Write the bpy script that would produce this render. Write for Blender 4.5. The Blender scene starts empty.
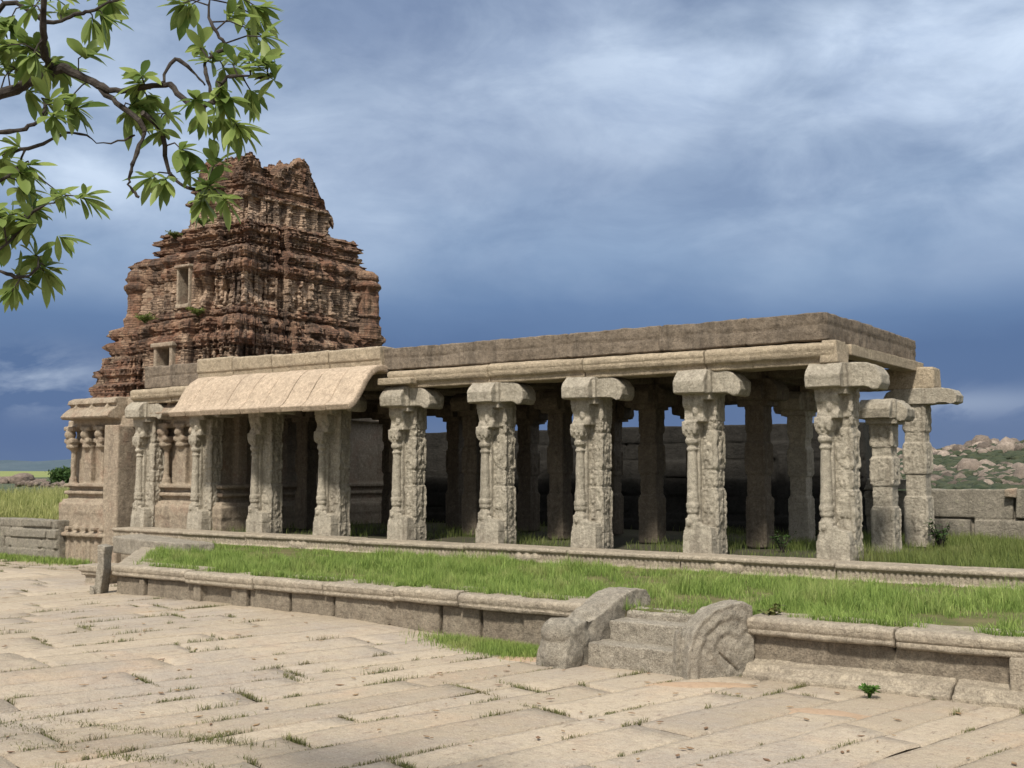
import bpy, bmesh, math, random
import numpy as np
from mathutils import Vector, Matrix
from math import radians as R, pi, sin, cos

random.seed(11)
rng = np.random.default_rng(7)
scene = bpy.context.scene
C = scene.collection

# ------------------------------------------------------------------ helpers
def link(name, me, mat=None, parent=None):
    o = bpy.data.objects.new(name, me)
    C.objects.link(o)
    if mat is not None:
        me.materials.clear(); me.materials.append(mat)
    if parent is not None:
        o.parent = parent
    return o

def tag(o, label, cat, group=None):
    o['label'] = label; o['category'] = cat
    if group: o['group'] = group
    return o

def thing(name, label, cat, loc=(0, 0, 0), rotz=0, group=None):
    o = bpy.data.objects.new(name, None)
    o.empty_display_size = .2
    C.objects.link(o)
    o.location = loc; o.rotation_euler = (0, 0, rotz)
    return tag(o, label, cat, group)

def kind(o, k):
    o['kind'] = k
    return o

def _hash(ix, iy, iz, seed):
    h = (ix.astype(np.int64)*374761393 + iy.astype(np.int64)*668265263 + iz.astype(np.int64)*2147483647 + seed*1274126177) & 0xFFFFFFFF
    h = ((h ^ (h >> 13))*1274126177) & 0xFFFFFFFF
    h = ((h ^ (h >> 15))*2246822519) & 0xFFFFFFFF
    return ((h ^ (h >> 16)) & 0xFFFFFF)/float(0xFFFFFF)*2-1

def vnoise(P, seed=0):
    P = np.asarray(P, float)
    i = np.floor(P).astype(np.int64); f = P-i
    f = f*f*(3-2*f)
    out = 0
    for dx in (0, 1):
        for dy in (0, 1):
            for dz in (0, 1):
                w = (f[:, 0] if dx else 1-f[:, 0])*(f[:, 1] if dy else 1-f[:, 1])*(f[:, 2] if dz else 1-f[:, 2])
                out = out + w*_hash(i[:, 0]+dx, i[:, 1]+dy, i[:, 2]+dz, seed)
    return out

def fbm(P, octv=4, seed=0):
    a = 1; s = 0; t = 0
    P = np.asarray(P, float)
    for k in range(octv):
        s = s+a*vnoise(P*(2.03**k)+k*17.3, seed+k); t += a; a *= .5
    return s/t

def getco(me):
    a = np.empty(len(me.vertices)*3); me.vertices.foreach_get('co', a); return a.reshape(-1, 3)

def getno(me):
    a = np.empty(len(me.vertices)*3); me.vertices.foreach_get('normal', a); return a.reshape(-1, 3)

def setco(me, a):
    me.vertices.foreach_set('co', a.ravel()); me.update()

def displace(me, amp, scale, octv=4, seed=0):
    co = getco(me); no = getno(me)
    d = fbm(co*scale+seed*3.1, octv, seed)*amp
    setco(me, co+no*d[:, None])

def smooth_shade(me, v=True):
    me.polygons.foreach_set('use_smooth', np.full(len(me.polygons), v, dtype=bool))

def np_mesh(name, verts, faces):
    """faces: (n,4) or list of arrays with equal corner counts"""
    me = bpy.data.meshes.new(name)
    verts = np.asarray(verts, np.float32)
    if not isinstance(faces, list): faces = [faces]
    loops = np.concatenate([f.ravel() for f in faces]).astype(np.int32)
    tot = np.concatenate([np.full(len(f), f.shape[1]) for f in faces]).astype(np.int32)
    start = np.concatenate([[0], np.cumsum(tot)[:-1]]).astype(np.int32)
    me.vertices.add(len(verts)); me.vertices.foreach_set('co', verts.ravel())
    me.loops.add(len(loops)); me.loops.foreach_set('vertex_index', loops)
    me.polygons.add(len(tot)); me.polygons.foreach_set('loop_start', start)
    me.polygons.foreach_set('loop_total', tot)
    me.update(calc_edges=True); me.validate()
    return me

class Sh:
    """collects solid shapes in one bmesh"""
    def __init__(s): s.bm = bmesh.new()
    def box(s, x0, x1, y0, y1, z0, z1, taper=0, jit=0):
        v = []
        for z, t in ((z0, 0), (z1, taper)):
            for x, y in ((x0+t, y0+t), (x1-t, y0+t), (x1-t, y1-t), (x0+t, y1-t)):
                v.append(s.bm.verts.new((x+random.uniform(-jit, jit), y+random.uniform(-jit, jit), z+random.uniform(-jit, jit))))
        for f in ((3, 2, 1, 0), (4, 5, 6, 7), (0, 1, 5, 4), (1, 2, 6, 5), (2, 3, 7, 6), (3, 0, 4, 7)):
            s.bm.faces.new([v[i] for i in f])
        return s
    def prism(s, poly, axis, a, b):
        """poly list of 2d; axis 'x': poly=(y,z) ; 'y': poly=(x,z); 'z': poly=(x,y)"""
        def P(p, t):
            return {'x': (t, p[0], p[1]), 'y': (p[0], t, p[1]), 'z': (p[0], p[1], t)}[axis]
        A = [s.bm.verts.new(P(p, a)) for p in poly]; B = [s.bm.verts.new(P(p, b)) for p in poly]
        n = len(poly)
        s.bm.faces.new(A[::-1]); s.bm.faces.new(B)
        for i in range(n): s.bm.faces.new((A[i], A[(i+1) % n], B[(i+1) % n], B[i]))
        return s
    def lathe(s, cx, cy, prof, n=16):
        rings = []
        for r, z in prof:
            rings.append([s.bm.verts.new((cx+r*cos(2*pi*k/n), cy+r*sin(2*pi*k/n), z)) for k in range(n)])
        for a, b in zip(rings, rings[1:]):
            for k in range(n): s.bm.faces.new((a[k], a[(k+1) % n], b[(k+1) % n], b[k]))
        s.bm.faces.new(rings[0][::-1]); s.bm.faces.new(rings[-1])
        return s
    def ball(s, x, y, z, rx, ry, rz, n=1):
        r = bmesh.ops.create_icosphere(s.bm, subdivisions=n, radius=1)
        for v in r['verts']: v.co = Vector((x+v.co.x*rx, y+v.co.y*ry, z+v.co.z*rz))
        return s
    def tube(s, pts, r0, r1, n=8):
        rings = []; N = len(pts)
        pts = [Vector(p) for p in pts]
        up = Vector((.31, .2, .93))
        for i, p in enumerate(pts):
            t = (pts[min(i+1, N-1)]-pts[max(i-1, 0)]).normalized()
            a = t.cross(up).normalized(); b = t.cross(a)
            r = r0+(r1-r0)*i/(N-1)
            rings.append([s.bm.verts.new(p+(a*cos(2*pi*k/n)+b*sin(2*pi*k/n))*r) for k in range(n)])
        for a, b in zip(rings, rings[1:]):
            for k in range(n): s.bm.faces.new((a[k], a[(k+1) % n], b[(k+1) % n], b[k]))
        s.bm.faces.new(rings[0][::-1]); s.bm.faces.new(rings[-1])
        return s
    def mesh(s, name):
        bmesh.ops.recalc_face_normals(s.bm, faces=s.bm.faces)
        me = bpy.data.meshes.new(name); s.bm.to_mesh(me); s.bm.free(); return me
    def stone(s, name, voxel=.02, amp=.006, scale=9, amp2=0, scale2=2, seed=0, smooth=True, post=None):
        """fuse into weathered stone: voxel remesh, then push the surface in and out"""
        me0 = s.mesh(name+'_src')
        o = bpy.data.objects.new('tmp', me0); C.objects.link(o)
        m = o.modifiers.new('r', 'REMESH'); m.mode = 'VOXEL'; m.voxel_size = voxel; m.adaptivity = 0
        sm = o.modifiers.new('s', 'SMOOTH'); sm.factor = .25; sm.iterations = 1
        dg = bpy.context.evaluated_depsgraph_get()
        me = bpy.data.meshes.new_from_object(o.evaluated_get(dg))
        bpy.data.objects.remove(o); bpy.data.meshes.remove(me0)
        me.name = name
        if amp: displace(me, amp, scale, 3, seed)
        if amp2: displace(me, amp2, scale2, 3, seed+5)
        if post: post(me)
        if smooth: smooth_shade(me)
        return me

# ------------------------------------------------------------------ materials
class NT:
    def __init__(s, name):
        s.m = bpy.data.materials.new(name); s.m.use_nodes = True
        s.t = s.m.node_tree; s.t.nodes.clear()
        s.out = s.n('ShaderNodeOutputMaterial')
        s.b = s.n('ShaderNodeBsdfPrincipled'); s.l(s.b.outputs[0], s.out.inputs[0])
        s.b.inputs['Specular IOR Level'].default_value = .25
        s.pos = s.n('ShaderNodeNewGeometry').outputs['Position']
    def n(s, ty, **k):
        x = s.t.nodes.new(ty)
        for a, v in k.items(): setattr(x, a, v)
        return x
    def l(s, a, b): s.t.links.new(a, b)
    def mapping(s, scale, rot=(0, 0, 0)):
        m = s.n('ShaderNodeMapping'); m.inputs['Scale'].default_value = scale; m.inputs['Rotation'].default_value = rot
        s.l(s.pos, m.inputs['Vector']); return m.outputs[0]
    def noise(s, scale, detail=5, rough=.55, vec=None, dist=0):
        x = s.n('ShaderNodeTexNoise'); x.inputs['Scale'].default_value = scale
        x.inputs['Detail'].default_value = detail; x.inputs['Roughness'].default_value = rough
        x.inputs['Distortion'].default_value = dist
        s.l(vec if vec is not None else s.pos, x.inputs['Vector']); return x.outputs['Fac']
    def ramp(s, fac, a, b, c0=(0, 0, 0, 1), c1=(1, 1, 1, 1)):
        x = s.n('ShaderNodeValToRGB'); e = x.color_ramp.elements
        e[0].position = a; e[0].color = c0; e[1].position = b; e[1].color = c1
        s.l(fac, x.inputs[0]); return x.outputs[0]
    def mix(s, fac, a, b, mode='MIX'):
        x = s.n('ShaderNodeMix', data_type='RGBA', blend_type=mode)
        for i, v in ((0, fac), (6, a), (7, b)):
            if isinstance(v, (int, float)): x.inputs[i].default_value = v
            elif isinstance(v, tuple): x.inputs[i].default_value = (*v[:3], 1)
            else: s.l(v, x.inputs[i])
        return x.outputs[2]
    def math(s, op, a, b=0.0, clamp=False):
        x = s.n('ShaderNodeMath', operation=op, use_clamp=clamp)
        for i, v in ((0, a), (1, b)):
            if isinstance(v, (int, float)): x.inputs[i].default_value = v
            else: s.l(v, x.inputs[i])
        return x.outputs[0]
    def bump(s, h, dist, strength=.7, prev=None):
        x = s.n('ShaderNodeBump'); x.inputs['Distance'].default_value = dist; x.inputs['Strength'].default_value = strength
        s.l(h, x.inputs['Height'])
        if prev is not None: s.l(prev, x.inputs['Normal'])
        return x.outputs[0]

def stone_mat(name, c1, c2, dark, stain=.45, streak=True, speck=.22, bumpd=.012, fine=70, lichen=None, patch=1.1, red=None):
    t = NT(name)
    base = t.mix(t.ramp(t.noise(patch, 6, .6), .35, .65), c1, c2)
    base = t.mix(t.ramp(t.noise(7, 5, .65), .42, .7), base, tuple(v*.72 for v in c1))
    if red: base = t.mix(t.math('MULTIPLY', t.ramp(t.noise(2.3, 5, .6, dist=.6), .52, .72), .7), base, red)
    if streak:
        st = t.noise(1, 6, .65, vec=t.mapping((4.5, 4.5, .55)), dist=.3)
        base = t.mix(t.math('MULTIPLY', t.ramp(st, .5, .72), stain), base, dark)
    else:
        base = t.mix(t.math('MULTIPLY', t.ramp(t.noise(2.7, 7, .7), .5, .7), stain), base, dark)
    sp = t.noise(fine, 2, .7)
    base = t.mix(t.math('MULTIPLY', t.ramp(t.noise(20, 6, .8), .49, .60), .5), base, tuple(v*.5 for v in c1))
    base = t.mix(1.0, base, t.ramp(sp, .3, .7, (1-speck*1.6, 1-speck*1.6, 1-speck*1.6, 1), (1+speck*.6, 1+speck*.6, 1+speck*.6, 1)), 'MULTIPLY')
    pit = t.noise(24, 4, .8)
    base = t.mix(t.math('MULTIPLY', t.ramp(pit, .54, .70), .5), base, dark)
    base = t.mix(t.math('MULTIPLY', t.ramp(t.noise(13, 6, .75), .36, .50, (1,1,1,1), (0,0,0,1)), .38), base, tuple(min(1, v*1.35) for v in c1))
    if lichen: base = t.mix(t.math('MULTIPLY', t.ramp(t.noise(5.1, 6, .75), .58, .66), .6), base, lichen)
    t.l(base, t.b.inputs['Base Color']); t.b.inputs['Roughness'].default_value = .92
    b = t.bump(t.noise(9, 7, .75), bumpd*4.5, .9)
    b = t.bump(sp, bumpd*1.0, .8, b); b = t.bump(pit, bumpd*1.8, .9, b)
    t.l(b, t.b.inputs['Normal'])
    return t.m

M = {}
M['pillar'] = stone_mat('pillar_granite', (.55, .495, .40), (.44, .395, .315), (.15, .125, .095), .68, speck=.2, bumpd=.014, patch=1.7)
M['inner'] = stone_mat('inner_shaded_granite', (.20, .165, .125), (.145, .12, .09), (.045, .038, .03), .7, patch=1.7)  # inner stones: hall shade put into the colour, darker than the pillar granite
M['beam'] = stone_mat('beam_granite', (.52, .43, .31), (.42, .35, .255), (.17, .13, .10), .4, patch=.8)
M['parapet'] = stone_mat('parapet_lime', (.28, .225, .17), (.40, .33, .255), (.07, .06, .05), .75, patch=.7, bumpd=.02)
M['eave'] = stone_mat('eave_granite', (.52, .415, .31), (.45, .36, .27), (.22, .17, .125), .5, patch=.9, bumpd=.006)
M['terrace'] = stone_mat('terrace_granite', (.30, .25, .19), (.37, .32, .245), (.11, .09, .07), .5, patch=1.5)
M['coping'] = stone_mat('coping_granite', (.50, .43, .33), (.42, .36, .285), (.17, .14, .11), .45, streak=False, patch=1.6)
M['wall'] = stone_mat('wall_granite', (.34, .305, .245), (.25, .23, .19), (.07, .065, .05), .6, patch=.9, lichen=(.33, .31, .22))
M['guard'] = stone_mat('guard_granite', (.45, .40, .325), (.37, .335, .27), (.13, .12, .10), .4, streak=False, speck=.35, fine=110, patch=2)
M['step'] = stone_mat('step_granite', (.56, .50, .405), (.49, .435, .35), (.16, .13, .10), .3, streak=False, speck=.38, fine=95, bumpd=.02)
M['dark_wall'] = stone_mat('mossy_shaded_wall', (.028, .026, .023), (.040, .037, .032), (.012, .012, .011), .6, patch=.9, speck=.15)  # black moss, darkened further so the colour carries the hall's shade
M['rock'] = stone_mat('hill_rock', (.44, .345, .285), (.33, .26, .22), (.10, .09, .08), .5, streak=False, fine=2.2, speck=.25, patch=.3, bumpd=.08)
def _tint_rock():
    m = M['rock']; t = m.node_tree; p = next(n for n in t.nodes if n.type == 'BSDF_PRINCIPLED')
    src = p.inputs['Base Color'].links[0].from_socket
    a = t.nodes.new('ShaderNodeAttribute'); a.attribute_name = 'tint'
    r = t.nodes.new('ShaderNodeMapRange'); r.inputs[3].default_value = .45; r.inputs[4].default_value = 1.35; t.links.new(a.outputs['Fac'], r.inputs[0])
    x = t.nodes.new('ShaderNodeVectorMath'); x.operation = 'SCALE'; t.links.new(src, x.inputs[0]); t.links.new(r.outputs[0], x.inputs['Scale'])
    t.links.new(x.outputs[0], p.inputs['Base Color'])
M['boulder'] = stone_mat('boulder_rock', (.45, .365, .30), (.34, .285, .24), (.10, .09, .08), .5, streak=False, fine=2.2, speck=.25, patch=.3, bumpd=.08)
_r = M['rock']; M['rock'] = M['boulder']; _tint_rock(); M['rock'] = _r
M['tower_stone'] = stone_mat('tower_stone', (.46, .38, .285), (.38, .315, .24), (.12, .09, .07), .5, patch=1.2, red=(.36, .235, .17))

def brick_mat():
    t = NT('ruined_brick')
    red = t.mix(t.ramp(t.noise(3.1, 6, .7), .35, .65), (.25, .130, .082), (.155, .088, .060))
    tan = t.mix(t.ramp(t.noise(5, 5, .6), .4, .65), (.34, .22, .145), (.24, .155, .105))
    base = t.mix(t.ramp(t.noise(1, 6, .65, vec=t.mapping((1.9, 1.9, 1.3)), dist=.5), .43, .62), red, tan)
    # lime plaster left in patches
    base = t.mix(t.math('MULTIPLY', t.ramp(t.noise(1.5, 7, .62, vec=t.mapping((1.6, 1.6, 1.0))), .56, .66), .8), base, (.42, .31, .22))
    pl = t.n('ShaderNodeAttribute', attribute_name='plaster').outputs['Fac']
    base = t.mix(t.math('MULTIPLY', t.ramp(t.math('ADD', t.math('MULTIPLY', pl, .22), t.noise(2.6, 7, .65)), .58, .68), .85), base, (.46, .34, .245))
    # thin courses of flat brick, uneven
    w = t.n('ShaderNodeTexNoise'); w.inputs['Scale'].default_value = 1; w.inputs['Detail'].default_value = 3
    t.l(t.mapping((2.5, 2.5, 26)), w.inputs['Vector'])
    cour = w.outputs['Fac']
    base = t.mix(t.math('MULTIPLY', t.ramp(cour, .50, .66), .55), base, (.055, .038, .03))
    # black algae, running down
    base = t.mix(t.math('MULTIPLY', t.ramp(t.noise(1, 7, .7, vec=t.mapping((2.6, 2.6, .9)), dist=.4), .45, .62), .88), base, (.050, .038, .031))
    br = t.n('ShaderNodeTexBrick'); br.inputs['Scale'].default_value = 1; br.inputs['Mortar Size'].default_value = .011; br.inputs['Mortar Smooth'].default_value = .3
    br.inputs['Brick Width'].default_value = .24; br.inputs['Row Height'].default_value = .062
    sx_ = t.n('ShaderNodeSeparateXYZ'); t.l(t.pos, sx_.inputs[0]); cx_ = t.n('ShaderNodeCombineXYZ'); t.l(t.math('ADD', sx_.outputs[0], sx_.outputs[1]), cx_.inputs[0]); t.l(sx_.outputs[2], cx_.inputs[1])
    t.l(cx_.outputs[0], br.inputs['Vector'])
    base = t.mix(t.math('MULTIPLY', t.math('MULTIPLY', br.outputs['Fac'], t.ramp(t.noise(1.9, 4, .6), .38, .55)), .75), base, (.05, .035, .028))
    fine = t.noise(22, 5, .8)
    base = t.mix(t.math('MULTIPLY', t.ramp(fine, .52, .66), .5), base, (.05, .033, .027))
    t.l(base, t.b.inputs['Base Color']); t.b.inputs['Roughness'].default_value = .95
    b = t.bump(t.noise(9, 6, .75), .06, .9); b = t.bump(cour, .03, .8, b); b = t.bump(fine, .02, .8, b)
    t.l(b, t.b.inputs['Normal'])
    return t.m
M['brick'] = brick_mat()

def pave_mat():
    t = NT('courtyard_granite')
    at = t.n('ShaderNodeAttribute', attribute_name='tint').outputs['Fac']
    base = t.mix(at, (.35, .295, .222), (.47, .40, .305))
    base = t.mix(t.math('MULTIPLY', t.ramp(t.noise(.5, 6, .65), .46, .60), .7), base, (.34, .30, .26))
    base = t.mix(t.math('MULTIPLY', t.ramp(t.noise(.9, 6, .65, dist=.5), .55, .7), .4), base, (.52, .37, .25))
    base = t.mix(t.math('MULTIPLY', t.ramp(t.noise(1, 6, .7, vec=t.mapping((2.6, 1.0, 2))), .52, .72), .5), base, (.33, .265, .20))
    base = t.mix(t.math('MULTIPLY', t.ramp(t.noise(14, 7, .88), .52, .64), .7), base, (.22, .165, .125))
    base = t.mix(t.math('MULTIPLY', t.ramp(t.noise(1, 6, .8, vec=t.mapping((16, 5, 10), (0, 0, R(-13)))), .58, .66), .75), base, (.17, .13, .10))
    base = t.mix(t.math('MULTIPLY', t.ramp(t.noise(3.5, 7, .75), .5, .68), .5), base, (.34, .27, .21))
    base = t.mix(t.math('MULTIPLY', t.ramp(t.noise(28, 5, .8), .54, .68), .55), base, (.60, .53, .44))
    sp = t.noise(85, 3, .8)
    base = t.mix(1.0, base, t.ramp(sp, .3, .7, (.72, .70, .68, 1), (1.16, 1.16, 1.16, 1)), 'MULTIPLY')
    t.l(base, t.b.inputs['Base Color']); t.b.inputs['Roughness'].default_value = .9
    b = t.bump(t.noise(5, 6, .7), .05, .8); b = t.bump(t.noise(24, 4, .7), .016, .9, b); b = t.bump(sp, .007, .8, b)
    t.l(b, t.b.inputs['Normal'])
    return t.m
M['pave'] = pave_mat()

def soil_mat(name, a, b, c, sc=1.0):
    t = NT(name)
    base = t.mix(t.ramp(t.noise(.8*sc, 6, .65), .4, .62), a, b)
    base = t.mix(t.ramp(t.noise(7*sc, 6, .7), .5, .7), base, c)
    t.l(base, t.b.inputs['Base Color']); t.b.inputs['Roughness'].default_value = 1
    t.l(t.bump(t.noise(14*sc, 6, .8), .03, .8), t.b.inputs['Normal'])
    return t.m
M['soil'] = soil_mat('soil', (.15, .11, .075), (.27, .19, .12), (.13, .10, .06))
M['scrub'] = soil_mat('scrub', (.034, .046, .028), (.06, .066, .038), (.018, .03, .016), .8)
M['sand'] = soil_mat('orange_sand', (.40, .285, .19), (.44, .32, .225), (.35, .25, .17), 2)
M['turf'] = soil_mat('turf_soil', (.10, .115, .035), (.17, .15, .07), (.11, .085, .05), 3)
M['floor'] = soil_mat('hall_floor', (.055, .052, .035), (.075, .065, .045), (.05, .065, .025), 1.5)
M['meadow'] = soil_mat('meadow', (.15, .20, .055), (.26, .25, .11), (.10, .14, .04), .12)
M['hillgreen'] = soil_mat('hill_scrub', (.045, .068, .038), (.075, .085, .05), (.15, .12, .08), .1)
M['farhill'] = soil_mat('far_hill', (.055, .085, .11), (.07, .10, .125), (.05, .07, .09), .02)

def blade_mat(name, c1, c2, dry, trans=.35, rough=.6, patch=.7):
    t = NT(name)
    at = t.n('ShaderNodeAttribute', attribute_name='tint').outputs['Fac']
    col = t.mix(at, c1, c2)
    col = t.mix(t.math('MULTIPLY', t.ramp(t.noise(patch, 4, .6), .5, .7), .6), col, dry)
    t.l(col, t.b.inputs['Base Color']); t.b.inputs['Roughness'].default_value = rough
    tr = t.n('ShaderNodeBsdfTranslucent'); t.l(col, tr.inputs[0])
    ms = t.n('ShaderNodeMixShader'); ms.inputs[0].default_value = trans
    t.l(t.b.outputs[0], ms.inputs[1]); t.l(tr.outputs[0], ms.inputs[2]); t.l(ms.outputs[0], t.out.inputs[0])
    return t.m
M['grass'] = blade_mat('grass_blades', (.10, .17, .036), (.32, .42, .11), (.40, .40, .17), patch=1.6)
M['meadow_grass'] = blade_mat('meadow_grass', (.16, .19, .05), (.42, .41, .17), (.52, .47, .26), patch=.35)
M['grass2'] = blade_mat('dark_grass', (.075, .115, .028), (.22, .26, .075), (.24, .24, .10))
M['dryweed'] = blade_mat('dry_weed', (.07, .085, .025), (.20, .20, .07), (.13, .08, .045), .2, patch=2)
M['leaf'] = blade_mat('tree_leaf', (.10, .165, .04), (.34, .42, .13), (.27, .35, .10), .5, .45, patch=7)
M['bush'] = blade_mat('bush_leaf', (.02, .05, .012), (.06, .11, .028), (.04, .07, .02), .2)
M['weed'] = blade_mat('weed_leaf', (.05, .12, .02), (.12, .22, .04), (.10, .17, .04), .3, patch=4)
def bark_mat():
    t = NT('dark_bark')
    base = t.mix(t.ramp(t.noise(20, 6, .7), .35, .65), (.022, .018, .016), (.065, .055, .048))
    t.l(base, t.b.inputs['Base Color']); t.b.inputs['Roughness'].default_value = .9
    t.l(t.bump(t.noise(45, 5, .7), .01, .8), t.b.inputs['Normal']); return t.m
M['bark'] = bark_mat()

# ------------------------------------------------------------------ camera, light, sky
cam = bpy.data.cameras.new('camera'); co = bpy.data.objects.new('camera', cam); C.objects.link(co)
co.location = (0, 0, 2.0); co.rotation_euler = (R(94.4), 0, R(35.6))
cam.sensor_width = 36; cam.lens = 39.375; cam.clip_start = .1; cam.clip_end = 8000
scene.camera = co

SUN_AZ = (.30, -.95); SUN_EL = R(50)
sx, sy = SUN_AZ; nn = math.hypot(sx, sy)
to_sun = Vector((sx/nn*cos(SUN_EL), sy/nn*cos(SUN_EL), sin(SUN_EL)))
sl = bpy.data.lights.new('sun', 'SUN'); so = bpy.data.objects.new('sun', sl); C.objects.link(so)
sl.energy = 4.3; sl.angle = R(6); sl.color = (1.0, .93, .82)
so.rotation_euler = (-to_sun).to_track_quat('-Z', 'Y').to_euler()

def make_world():
    w = bpy.data.worlds.new('World'); scene.world = w; w.use_nodes = True
    t = w.node_tree; t.nodes.clear()
    def n(ty, **k):
        x = t.nodes.new(ty)
        for a, v in k.items(): setattr(x, a, v)
        return x
    L = t.links.new
    def mth(op, a, b=0.0, clamp=False):
        x = n('ShaderNodeMath', operation=op, use_clamp=clamp)
        for i, v in ((0, a), (1, b)):
            if isinstance(v, (int, float)): x.inputs[i].default_value = v
            else: L(v, x.inputs[i])
        return x.outputs[0]
    def mix(f, a, b):
        x = n('ShaderNodeMix', data_type='RGBA')
        for i, v in ((0, f), (6, a), (7, b)):
            if isinstance(v, (int, float)): x.inputs[i].default_value = v
            elif isinstance(v, tuple): x.inputs[i].default_value = (*v, 1)
            else: L(v, x.inputs[i])
        return x.outputs[2]
    def ramp(f, stops):
        x = n('ShaderNodeValToRGB'); e = x.color_ramp.elements
        for i, (p, c) in enumerate(stops):
            q = e[i] if i < 2 else e.new(p)
            q.position = p; q.color = (*c, 1) if len(c) == 3 else c
        L(f, x.inputs[0]); return x.outputs[0]
    tc = n('ShaderNodeTexCoord').outputs['Generated']
    vr = n('ShaderNodeVectorRotate', rotation_type='Z_AXIS'); vr.inputs['Angle'].default_value = R(-35.6); L(tc, vr.inputs[0])
    sp = n('ShaderNodeSeparateXYZ'); L(vr.outputs[0], sp.inputs[0])
    X, Y, Z = sp.outputs
    az = mth('ARCTAN2', X, Y); el = mth('ARCSINE', Z)
    cb = n('ShaderNodeCombineXYZ'); L(mth('MULTIPLY', az, 1.0), cb.inputs[0]); L(mth('MULTIPLY', el, 2.0), cb.inputs[1]); cb.inputs[2].default_value = 3.7
    def noise(scale, det, ro, dist=0, off=0):
        x = n('ShaderNodeTexNoise'); x.inputs['Scale'].default_value = scale; x.inputs['Detail'].default_value = det
        x.inputs['Roughness'].default_value = ro; x.inputs['Distortion'].default_value = dist
        v = n('ShaderNodeVectorMath', operation='ADD'); v.inputs[1].default_value = (off, off*.7, off*1.3); L(cb.outputs[0], v.inputs[0])
        L(v.outputs[0], x.inputs['Vector']); return x.outputs['Fac']
    def blob(a0, e0, sa, se):
        da = mth('DIVIDE', mth('SUBTRACT', az, a0), sa); de = mth('DIVIDE', mth('SUBTRACT', el, e0), se)
        q = mth('ADD', mth('MULTIPLY', da, da), mth('MULTIPLY', de, de))
        return mth('POWER', 2.718, mth('MULTIPLY', q, -1))
    # storm bank: base tone by elevation, edges of the bands broken up by noise
    wob = mth('MULTIPLY', mth('SUBTRACT', noise(3.0, 5, .55, .4, 5), .5), .09)
    e2 = mth('ADD', el, wob)
    base = ramp(mth('MULTIPLY', e2, 1.0), [(0, (.115, .17, .29)), (.045, (.072, .128, .27)), (.10, (.068, .125, .265)), (.145, (.110, .185, .34)),
                                           (.19, (.21, .30, .455)), (.28, (.27, .355, .50)), (.42, (.28, .36, .49)), (.62, (.55, .60, .68)), (1, (.75, .77, .80))])
    n1 = noise(5.0, 6, .50, .2, 7.4); n2 = noise(4.0, 6, .5, .2, 11)
    up = ramp(el, [(.13, (0, 0, 0)), (.24, (1, 1, 1))])
    lightm = mth('MULTIPLY', ramp(n1, [(.40, (0, 0, 0)), (.62, (1, 1, 1))]), up)
    r = mth('ADD', mth('ADD', blob(.46, .36, .24, .15), mth('MULTIPLY', blob(.16, .40, .13, .09), .55)), mth('MULTIPLY', blob(-.36, .26, .14, .16), .5))
    lightm = mth('MULTIPLY', lightm, mth('ADD', mth('MULTIPLY', r, .7), .55), True)
    col = mix(lightm, base, (.50, .60, .75))
    d = mth('ADD', mth('ADD', blob(-.10, .39, .20, .095), mth('MULTIPLY', blob(.22, .42, .10, .035), 1.1)), mth('MULTIPLY', blob(.05, .27, .25, .05), .45))
    dm = mth('MULTIPLY', mth('MULTIPLY', ramp(n2, [(.36, (.42, .42, .42)), (.54, (1, 1, 1))]), d), .85, True)
    col = mix(dm, col, (.145, .205, .34))
    fine = ramp(noise(8, 8, .62, .45, 19), [(.36, (.84, .86, .90)), (.62, (1.13, 1.11, 1.08))])
    fm = n('ShaderNodeMix', data_type='RGBA', blend_type='MULTIPLY'); L(up, fm.inputs[0]); L(col, fm.inputs[6]); L(fine, fm.inputs[7]); col = fm.outputs[2]
    cum = mth('MULTIPLY', ramp(noise(13, 6, .55, .3, 3), [(.40, (0, 0, 0)), (.56, (1, 1, 1))]), mth('ADD', blob(-.40, .075, .05, .022), mth('MULTIPLY', blob(.38, .055, .10, .012), .6)))
    col = mix(mth('MULTIPLY', cum, .8), col, (.36, .43, .56))
    # the sky behind the camera is thin bright cloud
    back = ramp(mth('ABSOLUTE', az), [(.22, (0, 0, 0)), (.75, (1, 1, 1))])
    az_n = mth('DIVIDE', mth('ABSOLUTE', az), 3.1416)
    back = ramp(az_n, [(.22, (0, 0, 0)), (.6, (1, 1, 1))])
    upm = ramp(el, [(0, (.6, .6, .6)), (.5, (1, 1, 1))])
    col = mix(mth('MULTIPLY', back, upm), col, (.66, .68, .70))
    sky = n('ShaderNodeTexSky', sky_type='NISHITA'); sky.sun_disc = False
    sky.sun_elevation = SUN_EL; sky.sun_rotation = math.atan2(sx, sy)
    sky.air_density = 1.2; sky.dust_density = 1.5
    b1 = n('ShaderNodeBackground'); L(sky.outputs[0], b1.inputs[0]); b1.inputs[1].default_value = .08
    b2 = n('ShaderNodeBackground'); L(col, b2.inputs[0]); b2.inputs[1].default_value = 1.0
    ms = n('ShaderNodeMixShader'); ms.inputs[0].default_value = .93
    L(b1.outputs[0], ms.inputs[1]); L(b2.outputs[0], ms.inputs[2])
    o = n('ShaderNodeOutputWorld'); L(ms.outputs[0], o.inputs[0])
make_world()
scene.view_settings.view_transform = 'Standard'; scene.view_settings.look = 'None'
scene.view_settings.gamma = 1; scene.view_settings.use_curve_mapping = False
scene.view_settings.exposure = 0.28

# ------------------------------------------------------------------ ground
def S(t): 
    t = np.clip(t, 0, 1); return t*t*(3-2*t)
def gz(x, y):
    x = np.asarray(x, float); y = np.asarray(y, float)
    return .14*S((-7-x)/4)*(1-S((y-11.5)/3.5)) - .17*S((y-11.5)/3.5)*S((-14-x)/5)

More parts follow.
